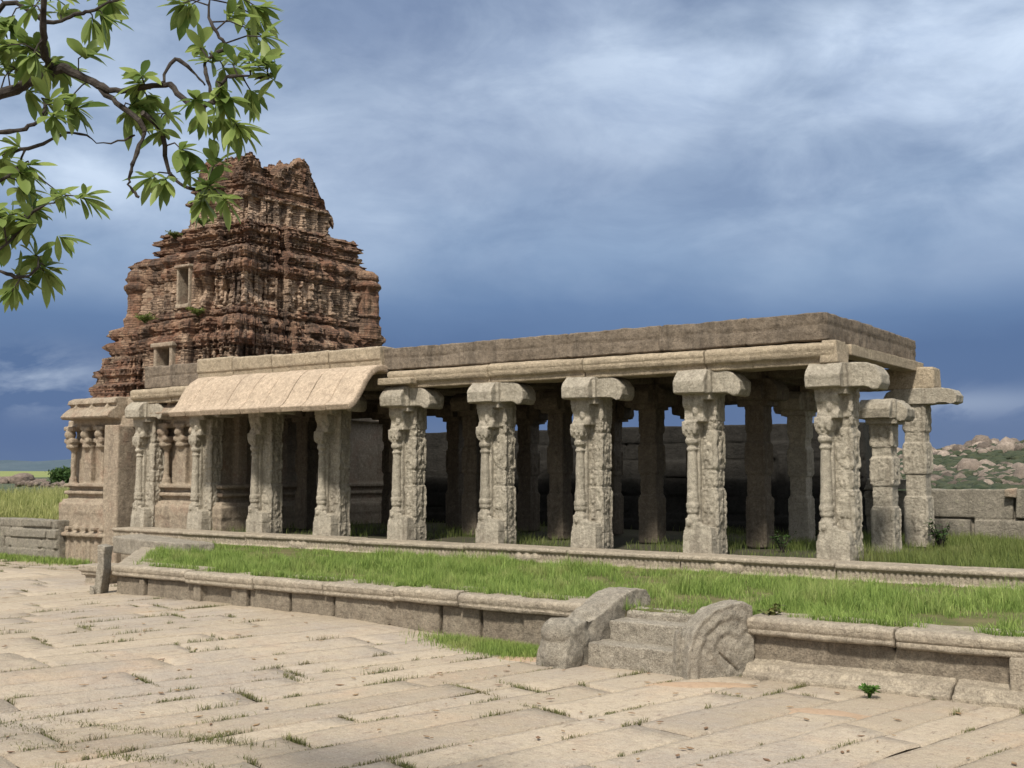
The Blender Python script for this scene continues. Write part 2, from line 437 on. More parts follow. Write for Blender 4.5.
def grid_mesh(name, xs, ys, zf):
    X, Y = np.meshgrid(xs, ys); v = np.stack([X.ravel(), Y.ravel(), zf(X.ravel(), Y.ravel())], 1)
    n = len(xs); i = (np.arange(len(ys)-1)[:, None]*n+np.arange(n-1)[None]).ravel()
    return np_mesh(name, v, np.stack([i, i+1, i+n+1, i+n], 1))

xs = np.concatenate([[-4000, -800, -120], np.arange(-40, 14.1, .5), [60, 400, 4000]])
ys = np.concatenate([[-4000, -400, -30], np.arange(-6, 18.1, .5), [60, 400, 6000]])
me = grid_mesh('ground', xs, ys, lambda x, y: gz(x, y)-.045+.012*fbm(np.stack([x, y, 0*x], 1)*1.3, 3, 4)*(np.abs(x) < 45)-np.where(y > 17, .3, 0))
smooth_shade(me); kind(link('ground', me, M['soil']), 'structure')

# worn granite slabs of the courtyard: rows run almost with the building
JO = []
def pavement():
    V = []; F = []; T = []; off = 0
    a = R(-13); ca, sa = cos(a), sin(a)
    NU, NV = 5, 13
    u = -38.0
    cu, cv = -6, 9
    r = random.Random(5)
    while u < 14:
        w = r.uniform(.28, .62)
        v = -12+r.uniform(0, 2)
        while v < 14:
            l = r.uniform(1.3, 4.2)
            # slab rectangle in (u,v), rotate about (cu,cv)
            mx = cu+(u+w/2-cu)*ca-(v+l/2-cv)*sa; my = cv+(u+w/2-cu)*sa+(v+l/2-cv)*ca
            if my < 1.0 or my > 16.2 or (my > 12.2 and mx > -14.0) or (my > 14.5 and mx > -17) or mx > 5 or mx < -34:
                v += l; continue
            g = r.uniform(.002, .008) if r.random() < .6 else r.uniform(.009, .018)
            for q in range(int(l*2.2)):
                tq = r.random(); uu, vv, dd = (u+g, v+tq*l, 0) if r.random() < .72 else (u+tq*w, v, 1)
                JO.append((cu+(uu-cu)*ca-(vv-cv)*sa, cv+(uu-cu)*sa+(vv-cv)*ca, dd))
            gu = np.concatenate([[0, .012/w], np.linspace(.15, .85, NU-2), [1-.012/w, 1]]); gv = np.concatenate([[0, .012/l], np.linspace(.07, .93, NV-2), [1-.012/l, 1]])
            A, B = np.meshgrid(gu, gv)
            U_ = u+g+A*(w-2*g); V_ = v+g+B*(l-2*g)
            ir = .016
            e = (np.minimum(A, 1-A) < .2) | (np.minimum(B, 1-B) < .12)
            P = np.stack([U_.ravel()*3.3, V_.ravel()*3.3, np.full(U_.size, off*.013)], 1)
            U_ = U_+(fbm(P, 3, 1).reshape(A.shape)*ir*2)*e; V_ = V_+(fbm(P, 3, 2).reshape(A.shape)*ir*2)*e
            wx = cu+(U_-cu)*ca-(V_-cv)*sa; wy = cv+(U_-cu)*sa+(V_-cv)*ca
            tz = r.uniform(-.007, .007); tx, ty = r.uniform(-.007, .007), r.uniform(-.006, .006)
            z = gz(wx, wy)+tz+tx*(A-.5)+ty*(B-.5)+.008*fbm(np.stack([wx.ravel()*1.7, wy.ravel()*1.7, 0*wx.ravel()], 1), 3, 9).reshape(A.shape)
            rim = (A == 0) | (A == 1) | (B == 0) | (B == 1)
            z = z-np.where(rim, .02, 0)
            n = len(gu); m = len(gv)
            V.append(np.stack([wx.ravel(), wy.ravel(), z.ravel()], 1))
            i = (np.arange(m-1)[:, None]*n+np.arange(n-1)[None]).ravel()
            F.append(np.stack([i, i+1, i+n+1, i+n], 1)+off)
            T.append(np.full(n*m, r.random())); off += n*m
            v += l
        u += w
    me = np_mesh('pavement', np.concatenate(V), np.concatenate(F))
    at = me.attributes.new('tint', 'FLOAT', 'POINT'); at.data.foreach_set('value', np.concatenate(T).astype(np.float32))
    smooth_shade(me)
    kind(link('pavement', me, M['pave']), 'structure')
pavement()

def sand(name, cx, cy, rx, ry, rot, h):
    n = 40; rr = np.linspace(0, 1, 9)
    v = []; 
    for a in rr:
        for k in range(n):
            t = 2*pi*k/n; q = a*(1+.35*float(fbm(np.array([[cos(t)*1.6+cx, sin(t)*1.6+cy, 0]]), 3, 5)[0]))
            x = cx+rx*q*cos(t)*cos(rot)-ry*q*sin(t)*sin(rot); y = cy+rx*q*cos(t)*sin(rot)+ry*q*sin(t)*cos(rot)
            v.append((x, y, float(gz(x, y))+h*(1-a**2)-.012*a))
    v = np.array(v); i = np.arange(8)[:, None]*n; k = np.arange(n)[None]
    f = np.stack([(i+k).ravel(), (i+(k+1) % n).ravel(), (i+n+(k+1) % n).ravel(), (i+n+k).ravel()], 1)
    me = np_mesh(name, v, f); smooth_shade(me); kind(link(name, me, M['sand']), 'structure')
sand('sand', -6.75, 9.95, .55, .22, .1, .02)
sand('sand', -4.75, 9.72, .62, .16, .5, .02)
sand('sand', -3.4, 9.2, .5, .2, .2, .014)

# meadow behind the walls, out to the horizon
xs = np.concatenate([[-5000, -1500, -400, -120], np.arange(-60, 30, 3.), [60, 150, 400, 1500, 5000]])
ys = np.concatenate([[22.45, 24, 28, 34, 45, 60, 90, 140, 220, 400, 1000, 3000, 7000]])
def mz(x, y): return .68+.05*fbm(np.stack([x, y, 0*x], 1)*.11, 3, 2)*np.clip((y-20)/20, 0, 1)
me = grid_mesh('meadow', xs, ys, mz); smooth_shade(me); kind(link('meadow', me, M['meadow']), 'structure')
xs = np.concatenate([[-5000, -1500, -400, -120], np.arange(-60, -25, 2.), [-25.3]])
me = grid_mesh('meadow', xs, np.array([15.95, 17, 19, 21, 22.45]), mz); smooth_shade(me); kind(link('meadow', me, M['meadow']), 'structure')

# ------------------------------------------------------------------ stone walls of coursed blocks
def blocks(sh, L, courses, blen, thick, z0, gap=.02, rnd=.012, r=random, back=.07, bj=.5):
    """blocks along +x from 0..L, front face at y=0, wall body behind"""
    z = z0
    for h in courses:
        x = -r.uniform(0, blen*.5)
        while x < L:
            l = blen*r.uniform(1-bj, 1+bj)
            a, b = max(x, 0)+gap/2, min(x+l, L)-gap/2
            if b-a > .1:
                sh.box(a, b, r.uniform(-rnd, rnd), thick, z+gap/2, z+h-gap/2, jit=.006)
            x += l
        z += h
    sh.box(.01, L-.01, back, thick-.01, z0, z-.03)
    return z

def place_world(o, x, y, rot=0, z=0):
    o.location = (x, y, z); o.rotation_euler = (0, 0, rot)

r1 = random.Random(3)
# left compound wall (x from -25.9 out to the left)
sh = Sh(); blocks(sh, 14, [.24, .24, .25, .23], 1.15, .45, -.14, .05, .025, r1)
o = link('compound_wall', sh.stone('compound_wall', .022, .012, 6, .012, 1.2, 3), M['wall'])
place_world(o, -38.6, 15.62); tag(o, 'low grey coursed stone wall left of the brick tower, meadow behind it', 'wall')
# high wall behind the hall
sh = Sh(); blocks(sh, 12.1, [.42, .36, .4, .38, .36, .4], 1.25, .55, .66, .045, .03, r1, .06)
for k in range(9):
    x = .5+k*1.4
    sh.box(x, x+.16, -.06, .1, .66, 2.35); sh.box(x-.05, x+.21, -.08, .1, .9, 1.05)
sh.box(0, 12.1, -.05, .1, .66, .9)
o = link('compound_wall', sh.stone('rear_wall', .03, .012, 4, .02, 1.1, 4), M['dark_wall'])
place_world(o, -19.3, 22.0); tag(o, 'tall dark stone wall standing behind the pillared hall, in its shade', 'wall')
# broken low wall to the right of the hall
r2 = random.Random(8)
sh2 = Sh(); xx = -.3
lens = [1.05, 1.8, 1.45, 2.2, 1.6, 2.4, 1.5, 1.9]
for i, l in enumerate(lens):
    sh2.box(xx+.034, xx+l-.034, r2.uniform(-.05, .03), .5, 1.10+.03, 1.10+[.5, .54, .56, .66, .55, .5, .58, .52][i], jit=.02); xx += l
xx = -.3
for i, l in enumerate([.8, 1.3, 1.25, 1.15, 1.6, 1.2, 1.8, 1.4, 1.6, 1.4]):
    sh2.box(xx+.034, xx+l-.034, r2.uniform(-.05, .03), .5, .70+.02, 1.10-.02, jit=.015); xx += l
xx = -.3
for i, l in enumerate([1.3, 1.1, 1.5, 1.4, 1.2, 1.9, 1.6, 1.5]):
    sh2.box(xx+.034, xx+l-.034, r2.uniform(-.05, .03), .5, .4, .70-.02, jit=.015); xx += l
sh2.box(-.2, 12.2, .13, .42, .4, 1.5)
o = link('compound_wall', sh2.stone('broken_wall', .02, .012, 5, .02, 1.3, 6), M['wall'])
place_world(o, -7.05, 22.05); tag(o, 'low broken wall of big grey blocks right of the hall, below the boulder hill', 'wall')
# loose capstones on it
sh = Sh(); sh.prism([(-.38, 0), (.36, .02), (.42, .2), (-.30, .22)], 'y', -.28, .28)
o = link('fallen_block', sh.stone('fallen_block', .02, .01, 6), M['wall']); place_world(o, -6.78, 21.95, .1, 1.62)
tag(o, 'loose flat grey block lying on the low wall, seen between the two end pillars', 'stone block')
sh = Sh(); sh.prism([(-.3, 0), (.32, 0), (.2, .3), (-.12, .28)], 'y', -.2, .2)
o = link('fallen_block', sh.stone('fallen_block2', .02, .01, 6), M['wall']); place_world(o, -6.9, 22.5, .3, 1.66)
tag(o, 'loose dark angular stone propped behind the flat block on the low wall', 'stone block')
sh = Sh(); sh.box(-.09, .09, -.10, .10, 0, .17, jit=.02)
o = link('wall_stone', sh.stone('wall_stone', .018, .008, 8), M['tower_stone']); place_world(o, -4.55, 22.02, 0, 1.5)
tag(o, 'small reddish stone wedged in the gap on top of the low wall', 'stone')

# ------------------------------------------------------------------ lower terrace
def cope_prof(w=.5, h=.18, zt=.57):
    # (y,z) moulded front nose, front at y=-0.09
    return [(-.02, zt-h), (-.085, zt-h+.015), (-.10, zt-h+.05), (-.075, zt-h+.07), (-.105, zt-h+.09), (-.11, zt-.03), (-.06, zt), (w, zt), (w, zt-h)]

def terrace_wall(name, label, x0, x1, foot, seed):
    r = random.Random(seed); L = x1-x0
    root = thing(name, label, 'terrace wall', (x0, 10.5, 0))
    sh = Sh()
    x = 0
    while x < L-.02:
        l = r.choice([.95, .6, 1.2, .16, .8, 1.1, .2]); 
        if L-x-l < .3: l = L-x
        d = r.uniform(-.006, .018) if l > .3 else -.02
        sh.box(x+.021, x+l-.021, d*2, .35, -.12, .395, jit=.006); x += l
    sh.box(.02, L-.02, .11, .33, -.12, .39)
    me = sh.stone('wall_blocks', .018, .006, 8, .006, 2, seed); link('wall_blocks', me, M['terrace'], root)
    x = 0; k = 0
    while x < L-.05:
        l = r.uniform(.9, 1.75)
        if L-x-l < .5: l = L-x
        sh = Sh(); P = cope_prof()
        dz = r.uniform(-.014, .010); dy = r.uniform(-.015, .02)
        sh.prism([(a+dy, b+dz) for a, b in P], 'x', x+.008, x+l-.008)
        me = sh.stone('coping_stone', .016, .010, 5, .008, 1.7, seed+k)
        link('coping_stone', me, M['coping'], root); x += l; k += 1
    if foot:
        x = 0; k = 0
        while x < L-.05:
            l = r.uniform(1.2, 2.2)
            if L-x-l < .6: l = L-x
            sh = Sh(); sh.prism([(.1, -.08), (-.24, -.08), (-.24, .045), (-.21, .06), (-.17, .06), (-.16, .10), (-.13, .125), (-.03, .135), (-.0, .16), (.1, .16)], 'x', x+.006, x+l-.006)
            link('foot_moulding', sh.stone('foot_moulding', .016, .008, 5, .006, 2, seed+40+k), M['coping'], root); x += l; k += 1
    return root
terrace_wall('terrace_wall', 'long low terrace wall left of the steps, pale moulded coping over plain blocks', -14.95, -6.42, False, 21)
tw = terrace_wall('terrace_wall', 'terrace wall right of the steps, with moulded foot course and pale coping', -4.62, 3.0, True, 33)
# corner pier at the right end of the frame
sh = Sh(); sh.box(0, 1.5, -.12, .2, -.1, .40, jit=.01)
link('pier_block', sh.stone('pier_block', .02, .008, 6), M['coping'], tw).location = (2.40, 0, 0)

# back slanting edge of the terrace on the left
root = thing('terrace_wall', 'slanting end wall of the grass terrace, running back to the platform', 'terrace wall', (-14.95, 10.55, 0), math.atan2(4.75, -5.4)+pi)
sh = Sh(); blocks(sh, 7.1, [.3, .28], 1.1, .35, -.2, .02, .01, random.Random(5))
link('wall_blocks', sh.stone('end_blocks', .03, .01, 4), M['terrace'], root).location = (-7.1, -.02, 0)
sh = Sh()
for k in range(6): sh.box(-7.1+k*1.18+.01, -7.1+(k+1)*1.18-.01, -.08, .4, .39, .54, jit=.01)
link('coping_stone', sh.stone('end_coping', .03, .01, 4), M['coping'], root)

# earth of the terrace
poly = [(-14.7, 10.72), (3.0, 10.72), (3.0, 15.4), (-20.2, 15.4)]
me = bpy.data.meshes.new('terrace_earth'); bm = bmesh.new()
top = [bm.verts.new((x, y, .50)) for x, y in poly]; bot = [bm.verts.new((x, y, -.3)) for x, y in poly]
bm.faces.new(top)
for i in range(4): bm.faces.new((top[i], bot[i], bot[(i+1) % 4], top[(i+1) % 4]))
bmesh.ops.recalc_face_normals(bm, faces=bm.faces); bm.to_mesh(me); bm.free()
kind(link('terrace_earth', me, M['turf']), 'structure')

# ------------------------------------------------------------------ steps and guard stones
root = thing('stone_steps', 'two short rough granite steps between the carved guard stones', 'steps', (-5.62, 10.0, 0))
sh = Sh(); sh.box(-.56, .53, -.03, .42, -.08, .225, jit=.006)
link('step', sh.stone('step_low', .013, .010, 11, .01, 2.5, 3), M['step'], root)
sh = Sh(); sh.box(-.50, .50, .30, .75, .1, .425, jit=.006)
link('step', sh.stone('step_high', .013, .010, 11, .01, 2.5, 7), M['step'], root)
sh = Sh(); sh.box(-.50, .50, .66, .95, .1, .50, jit=.01)
link('step', sh.stone('step_top', .02, .012, 9, .01, 2.5, 9), M['step'], root)

# left guard: worn elephant-trunk balustrade, ball shaped head in front
sh = Sh()
P = [(-.36, -.08), (1.2, -.08), (1.2, .60), (1.12, .685), (.92, .70), (.72, .665), (.50, .585), (.30, .50), (.17, .455), (.06, .455), (-.10, .42), (-.24, .30), (-.33, .10)]
sh.prism(P, 'x', -.19, .19)
sh.ball(0, -.17, .325, .205, .20, .155, 3)
sh.ball(0, -.15, .10, .225, .235, .27, 3)
sh.ball(0, .04, .25, .21, .30, .22, 3)
sh.ball(0, .45, .42, .20, .42, .16, 3)
sh.ball(0, .62, .52, .18, .4, .12, 2)
def guard_post(me):
    co = getco(me); no = getno(me)
    d = .012*fbm(co*13, 3, 4)+.02*fbm(co*3.1, 2, 8)
    # shallow neck behind the head
    d = d-.045*np.exp(-((co[:, 1]-.10)/.06)**2-((co[:, 2]-.40)/.12)**2)
    setco(me, co+no*d[:, None])
me = sh.stone('guard_stone', .017, 0, 1, post=guard_post)
o = link('guard_stone', me, M['guard']); o.location = (-6.42, 10.03, 0); o.rotation_euler = (0, 0, -.10)
tag(o, 'worn sloping guard stone with a rounded head, left of the two steps', 'guard stone')
# right guard: quarter-round slab with a carved scroll on its side
sh = Sh()
P = [(-.42, -.08), (.44, -.08), (.47, .35), (.44, .69), (.33, .725), (.14, .71), (-.06, .655), (-.22, .56), (-.33, .43), (-.39, .25)]
sh.prism(P, 'x', -.15, .13)
sh.prism([(-.47, -.06), (-.38, -.06), (-.32, .24), (-.41, .46), (-.44, .42)], 'x', -.14, -.04)
def scroll(me):
    co = getco(me); no = getno(me)
    y, z = co[:, 1], co[:, 2]
    side = (np.abs(no[:, 0]) > .75)
    pl = np.array([(-.30, -.02), (-.29, .22), (-.20, .42), (-.03, .56), (.16, .61), (.31, .58), (.34, .47), (.25, .41), (.12, .46), (-.02, .42), (-.10, .30), (-.06, .17), (.06, .10), (.14, .0)])
    def dist(pl):
        best = np.full(len(y), 9.0)
        for (a0, b0), (a1, b1) in zip(pl[:-1], pl[1:]):
            vx, vy = a1-a0, b1-b0; t = np.clip(((y-a0)*vx+(z-b0)*vy)/(vx*vx+vy*vy), 0, 1)
            best = np.minimum(best, np.hypot(y-a0-t*vx, z-b0-t*vy))
        return best
    dd = dist(pl)+.012*fbm(co*9, 2, 31)
    wear = .75+.5*fbm(co*5, 2, 12)
    d = side*wear*(.014*np.exp(-(dd/.030)**2)-.015*np.exp(-((dd-.062)/.026)**2))
    d = d+side*.016*np.exp(-(((y-.22)/.10)**2+((z-.22)/.12)**2))
    d = d-side*.03*np.exp(-((np.abs((y-.02)*.6+(z-.22)*.8))/.012)**2)*((y > .0) & (y < .26) & (z < .25))
    d = d+.012*fbm(co*14, 3, 3)+.012*fbm(co*4, 2, 5)
    setco(me, co+no*d[:, None])
me = sh.stone('guard_stone_scroll', .012, 0, 1, post=scroll)
o = link('guard_stone', me, M['guard']); o.scale = (.92, .84, .98); o.location = (-4.89, 10.22, 0); o.rotation_euler = (0, .02, R(-36))
tag(o, 'quarter-round guard stone with a carved scroll on its side, right of the two steps', 'guard stone')

# stones by the left end of the terrace
sh = Sh(); sh.prism([(-.08, 0), (.05, 0), (.085, .35), (.10, .74), (-.02, .77), (-.03, .4)], 'y', -.16, .10)
sh.prism([(-.10, -.02), (.0, -.02), (-.02, .12), (-.08, .16)], 'y', -.24, -.1)
o = link('standing_slab', sh.stone('standing_slab', .016, .015, 7), M['guard']); o.location = (-15.15, 10.42, .10); o.rotation_euler = (0, 0, .5)
tag(o, 'thin grey slab standing upright at the left end of the terrace', 'stone slab')
sh = Sh(); sh.box(-.24, .24, -.2, .2, 0, .2); sh.box(-.29, .29, -.25, .25, .19, .27); sh.box(-.33, .33, -.28, .28, .26, .36)
o = link('plinth_stone', sh.stone('plinth_stone', .018, .01, 6), M['coping']); o.location = (-16.45, 11.35, .08); o.rotation_euler = (0, 0, .05)
tag(o, 'small square moulded plinth stone standing left of the upright slab', 'stone')
sh = Sh(); sh.box(-1.9, 1.5, -.3, .3, 0, .34, jit=.03)
o = link('fallen_slab', sh.stone('fallen_slab', .025, .02, 5), M['guard']); o.location = (-17.9, 13.65, .36); o.rotation_euler = (0, 0, -.25)
tag(o, 'long grey slab lying in the grass at the left corner of the terrace', 'stone slab')

# ------------------------------------------------------------------ the platform under the hall
plat = thing('stone_platform', 'long raised stone platform with a moulded edge, carrying the pillared hall', 'platform', (-9.4, 18.6, 0))
def W(name, me, mat, parent):
    me.transform(Matrix.Translation(-Vector(parent.location))); return link(name, me, mat, parent)
sh = Sh(); sh.box(-21.75, 4.0, 15.42, 22.2, -.3, .685)
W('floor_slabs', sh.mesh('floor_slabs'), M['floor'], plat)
sh = Sh(); blocks(sh, 25.7, [.3, .3], 1.6, .3, -.22, .02, .01, random.Random(9))
o = link('base_wall', sh.stone('base_wall', .03, .008, 5), M['terrace'], plat); o.location = (-21.75+9.4, 15.39-18.6, 0)
x = -21.85; k = 0; r3 = random.Random(12)
while x < 3.6:
    l = r3.uniform(1.9, 3.1); sh = Sh(); dz = r3.uniform(-.012, .012); dy = r3.uniform(-.02, .015)
    sh.prism([(b+dy, a+dz) for b, a in [(15.24, .36), (15.21, .38), (15.21, .505), (15.25, .52), (15.262, .53), (15.262, .635), (15.215, .655), (15.20, .67), (15.20, .705), (15.23, .725), (15.75, .73), (15.75, .36)]], 'x', x+.008, x+l-.008)
    q = x+.03
    while q < x+l-.05:
        sh.box(q, q+.04, 15.240+dy, 15.30+dy, .54+dz, .63+dz); q += .08
    if k % 2 == 0:  # a carved lotus bracket on every second stone
        cx = x+l*r3.uniform(.3, .7)
        for a in (-.16, 0, .16): sh.ball(cx+a, 15.235+dy, .56, .08, .05, .08, 2)
    me = sh.stone('edge_stone', .0145, .005, 7, .010, 1.5, k); W('edge_stone', me, M['coping'], plat); x += l; k += 1

# ------------------------------------------------------------------ pillars
FL = .70
def bracket_mesh(kind_, seed, arms=('x+', 'x-', 'y-', 'y+'), w=.20):
    sh = Sh(); q = -.30 if kind_ else 0; z0, z1 = 2.47, 2.83; r = random.Random(seed)
    j = lambda: r.uniform(-.02, .02)
    # long block over the pillar: blunt chamfered end, scrolled and drooping end
    if 'x+' in arms:
        sh.prism([(-.1, z0+.02), (-.1, z1), (.50+j()+q, z1), (.64+j()+q, z1-.06), (.73+q, z1-.18), (.73+q, z0+.05), (.69+q, z0-.03), (.62+q, z0-.045), (.56+q, z0-.01), (.50+q, z0+.01)], 'y', -w-.02, w+.02)
    if 'x-' in arms:
        sh.prism([(.1, z0+.02), (.1, z1), (-.24+j(), z1), (-.36, z1-.12), (-.39, z1-.2), (-.37, z0+.03), (-.33, z0+.01)], 'y', -w-.02, w+.02)
    if 'y-' in arms:
        sh.prism([(.1, z0+.01), (.1, z1), (-.30+j(), z1+.01), (-.42, z1-.09), (-.47, z1-.17), (-.45, z0+.02), (-.41, z0)], 'x', -w-.08, w+.04)
    if 'y+' in arms: sh.prism([(-.1, z0+.02), (-.1, z1), (.36, z1), (.48, z1-.14), (.46, z0+.02)], 'x', -w, w)
    sh.box(-.26, .28, -.30, .28, z0+.01, z1)
    sh.box(-.215, .26, -.27, .28, 2.38, z0+.03)
    return sh.stone('bracket', .015, .013, 7, .020, 2.2, seed)

def pier_mesh(seed, h=2.48, a=.18, carve=True, style=0):
    r = random.Random(seed); sh = Sh(); fr = .0; a = .145 if style == 0 else a-.018
    bands = [(.0, .26, .026), (.26, .29, .008), (.29, 1.0, .018), (1.0, 1.03, -.006), (1.03, 1.30, .002), (1.30, 1.32, -.008), (1.32, 1.90, .012), (1.90, 1.925, -.006), (1.925, 2.12, .004), (2.12, h, .016)]
    if style: bands = [(0, .84, .018), (.84, 1.24, -.002), (1.24, 1.76, .018), (1.76, 1.96, -.004), (1.96, h, .012)]
    for z0, z1, d in bands: sh.box(-a-d, a+d, -a-d-fr, a+d, z0, z1+.004)
    # chamfered core (octagon) seen in the necks
    if carve:
        for f in range(3):
            for z0, z1, d in bands:
                if z1-z0 < .15 or (style and d < 0): continue
                zc = (z0+z1)/2; dd = a+d
                n = [(1, 0), (0, -1), (-1, 0)][f]
                # a small standing figure in a frame
                for (u, v, ru, rv) in ((0, .12, .035, .045), (0, .03, .05, .08), (-.05, .02, .02, .07), (.05, .04, .02, .06), (-.025, -.09, .024, .08), (.03, -.09, .024, .08), (0, .19, .02, .03)):
                    u += r.uniform(-.03, .03); s_ = min(1.0, (z1-z0)/.42)
                    x = n[0]*dd+(-n[1])*u; y = n[1]*(dd+fr)+n[0]*u
                    sh.ball(x, y, zc+v*s_, ru if n[0] == 0 else .022, ru if n[1] == 0 else .022, rv*s_, 2)
                for e in (-1, 1):
                    u = e*(dd-.022); x = n[0]*dd-n[1]*u; y = n[1]*(dd+fr)+n[0]*u
                    sh.box(x-.016, x+.016, y-.016, y+.016, z0+.03, z1-.03)
    def carve_post(me):
        co = getco(me); no = getno(me)
        cl = fbm(co*np.array([11, 11, 7.])+seed, 3, seed)
        flat = (co[:, 2] < .28) | ((co[:, 2] > 1.0) & (co[:, 2] < 1.32))
        d = (.012 if style == 0 else .005)*np.tanh(cl*13)*.75*np.where(flat, .25, 1)+.007*fbm(co*26, 2, seed+2)+.008*fbm(co*2.6, 2, seed+3)
        d = d*(np.abs(no[:, 2]) < .6)
        setco(me, co+no*d[:, None]+(np.array([.085, .115, 0]) if style == 0 else 0))
    return sh.stone('pillar', .0135, 0, 12, 0, 2.6, seed, post=carve_post)

def front_meshes(seed):
    r = random.Random(seed)
    m = {}
    m['pillar'] = pier_mesh(seed)
    sh = Sh()
    sh.box(-.235, .26, -.28, .30, -.02, .22, .004); sh.box(-.22, .245, -.265, .285, .21, .245); sh.box(-.232, .257, -.277, .297, .245, .38, .018)
    sh.prism([(-.21, .37), (.235, .37), (.225, .43), (.02, .47), (-.18, .47)], 'y', -.255, .1)
    sh.ball(-.12, -.25, .48, .05, .045, .06, 2); sh.ball(.04, -.22, .46, .06, .04, .06, 2)
    m['base'] = sh.stone('base', .015, .010, 9, .014, 2.4, seed+1)
    sh = Sh(); cx, cy = -.105, -.16
    sh.box(cx-.09, cx+.11, cy-.09, cy+.14, .44, .56)
    sh.lathe(cx, cy, [(.085, .50), (.095, .55), (.085, .60), (.07, .62), (.095, .65), (.10, .68), (.09, .71), (.105, .73), (.105, .78), (.088, .80), (.092, .90), (.082, .98), (.078, 1.3), (.066, 1.58), (.068, 1.60), (.085, 1.615), (.085, 1.64), (.065, 1.655), (.068, 1.69), (.10, 1.72), (.105, 1.77), (.08, 1.80), (.10, 1.83)], 16)
    # web of stone that ties it to the pier low down
    sh.box(cx-.02, cx+.10, cy+.05, .05, .4, 1.95)
    m['colonnette'] = sh.stone('colonnette', .0135, .006, 12, .008, 3, seed+2)
    sh = Sh()
    sh.box(cx-.125, cx+.13, cy-.125, .02, 1.92, 2.06)
    for a in (-.09, 0, .09):
        for b in (-.09, 0, .09): sh.ball(cx+a, cy+b, 1.90, .036, .036, .055, 2)
    sh.box(cx-.085, cx+.085, cy-.085, cy+.16, 1.82, 1.95)
    sh.prism([(.1, 2.04), (cy-.10, 2.04), (cy-.10, 2.11), (cy-.06, 2.17), (cy-.07, 2.22), (cy-.11, 2.29), (cy-.12, 2.38), (cy-.09, 2.45), (cy-.09, 2.5), (.1, 2.5)], 'x', cx-.095, .13)
    sh.box(-.02, .25, -.06, .29, 2.06, 2.5); sh.ball(cx-.05, cy-.05, 2.34, .075, .08, .10, 2)
    sh.ball(.0, cy-.08, 2.2, .05, .05, .09, 2); sh.ball(.08, cy-.06, 2.32, .05, .05, .10, 2)
    m['capital'] = sh.stone('capital', .0145, .012, 12, .010, 3, seed+3)
    m['bracket'] = bracket_mesh(0, seed+4)
    return m
FM = [front_meshes(s) for s in (100, 200, 300)]
INN = [{'pillar': pier_mesh(s, style=1, a=.175), 'bracket': bracket_mesh(1, s+3, w=.19)} for s in (400, 500)]

hall = thing('pillared_hall', 'long ruined granite hall open in front, flat roof on rows of carved pillars', 'hall', (-12.5, 17.9, FL))
HL = Vector(hall.location)
def add_pillar(ms, x, y, mat, rot=0, sc=1, z=0, label=None, skip=()):
    p = link('pillar', ms['pillar'], None, hall); 
    if not ms['pillar'].materials: ms['pillar'].materials.append(mat)
    p.location = (x-HL.x, y-HL.y, z); p.rotation_euler = (0, 0, rot); p.scale = (1, 1, sc)
    if label: p['label'] = label
    for k in ms:
        if k == 'pillar' or k in skip: continue
        if not ms[k].materials: ms[k].materials.append(mat)
        link(k, ms[k], None, p)
    return p
FX = [-5.56, -7.68, -9.73, -11.70, -13.76, -15.71, -17.64, -19.53, -21.5]
for i, x in enumerate(FX):
    add_pillar(FM[i % 3], x-.07, 15.93, M['pillar'], random.uniform(-.02, .02), label='tall carved front pillar with a slender colonnette, %s in the row' % ['at the right corner', 'second from the right', 'third from the right', 'fourth from the right', 'first right of the eave', 'under the right part of the eave', 'under the middle of the eave', 'under the left end of the eave', 'standing left of the eave'][i])
def copy_mats(src, mat):
    d = {k: v.copy() for k, v in src.items()}
    for v in d.values(): v.materials.clear(); v.materials.append(mat)
    return d
INP = [copy_mats(m, M['pillar']) for m in INN]  # end pillars keep the lit granite, without the darkened shade colour
for i, x in enumerate(FX[:5]):
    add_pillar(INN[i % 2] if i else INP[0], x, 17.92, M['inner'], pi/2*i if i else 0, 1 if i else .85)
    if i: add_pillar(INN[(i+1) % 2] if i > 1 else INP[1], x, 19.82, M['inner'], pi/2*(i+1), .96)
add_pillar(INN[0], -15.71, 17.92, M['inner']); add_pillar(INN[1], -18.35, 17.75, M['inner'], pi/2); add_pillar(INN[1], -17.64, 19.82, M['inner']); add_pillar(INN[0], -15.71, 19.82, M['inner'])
# rear pillar of the open end: sunken a little, one long bracket
sh = Sh()
sh.prism([(-.46, 2.44), (-.50, 2.52), (-.44, 2.64), (-.3, 2.70), (.50, 2.70), (.66, 2.66), (.74, 2.56), (.72, 2.44), (.62, 2.41), (.52, 2.44), (.2, 2.42), (-.30, 2.42)], 'y', -.24, .24)
EB = {'pillar': pier_mesh(611, style=1, a=.19), 'bracket': sh.stone('bracket', .016, .014, 6, .012, 2, 5)}
add_pillar(EB, -5.58, 19.82, M['pillar'], 0, 1, -.0, 'plain square pillar with one long bracket, standing free at the rear right corner')

# ------------------------------------------------------------------ roof of the hall
def rp(name, me, mat, label=None):
    o = W(name, me, mat, hall)
    if label: o['label'] = label
    return o
BZ = FL+2.83
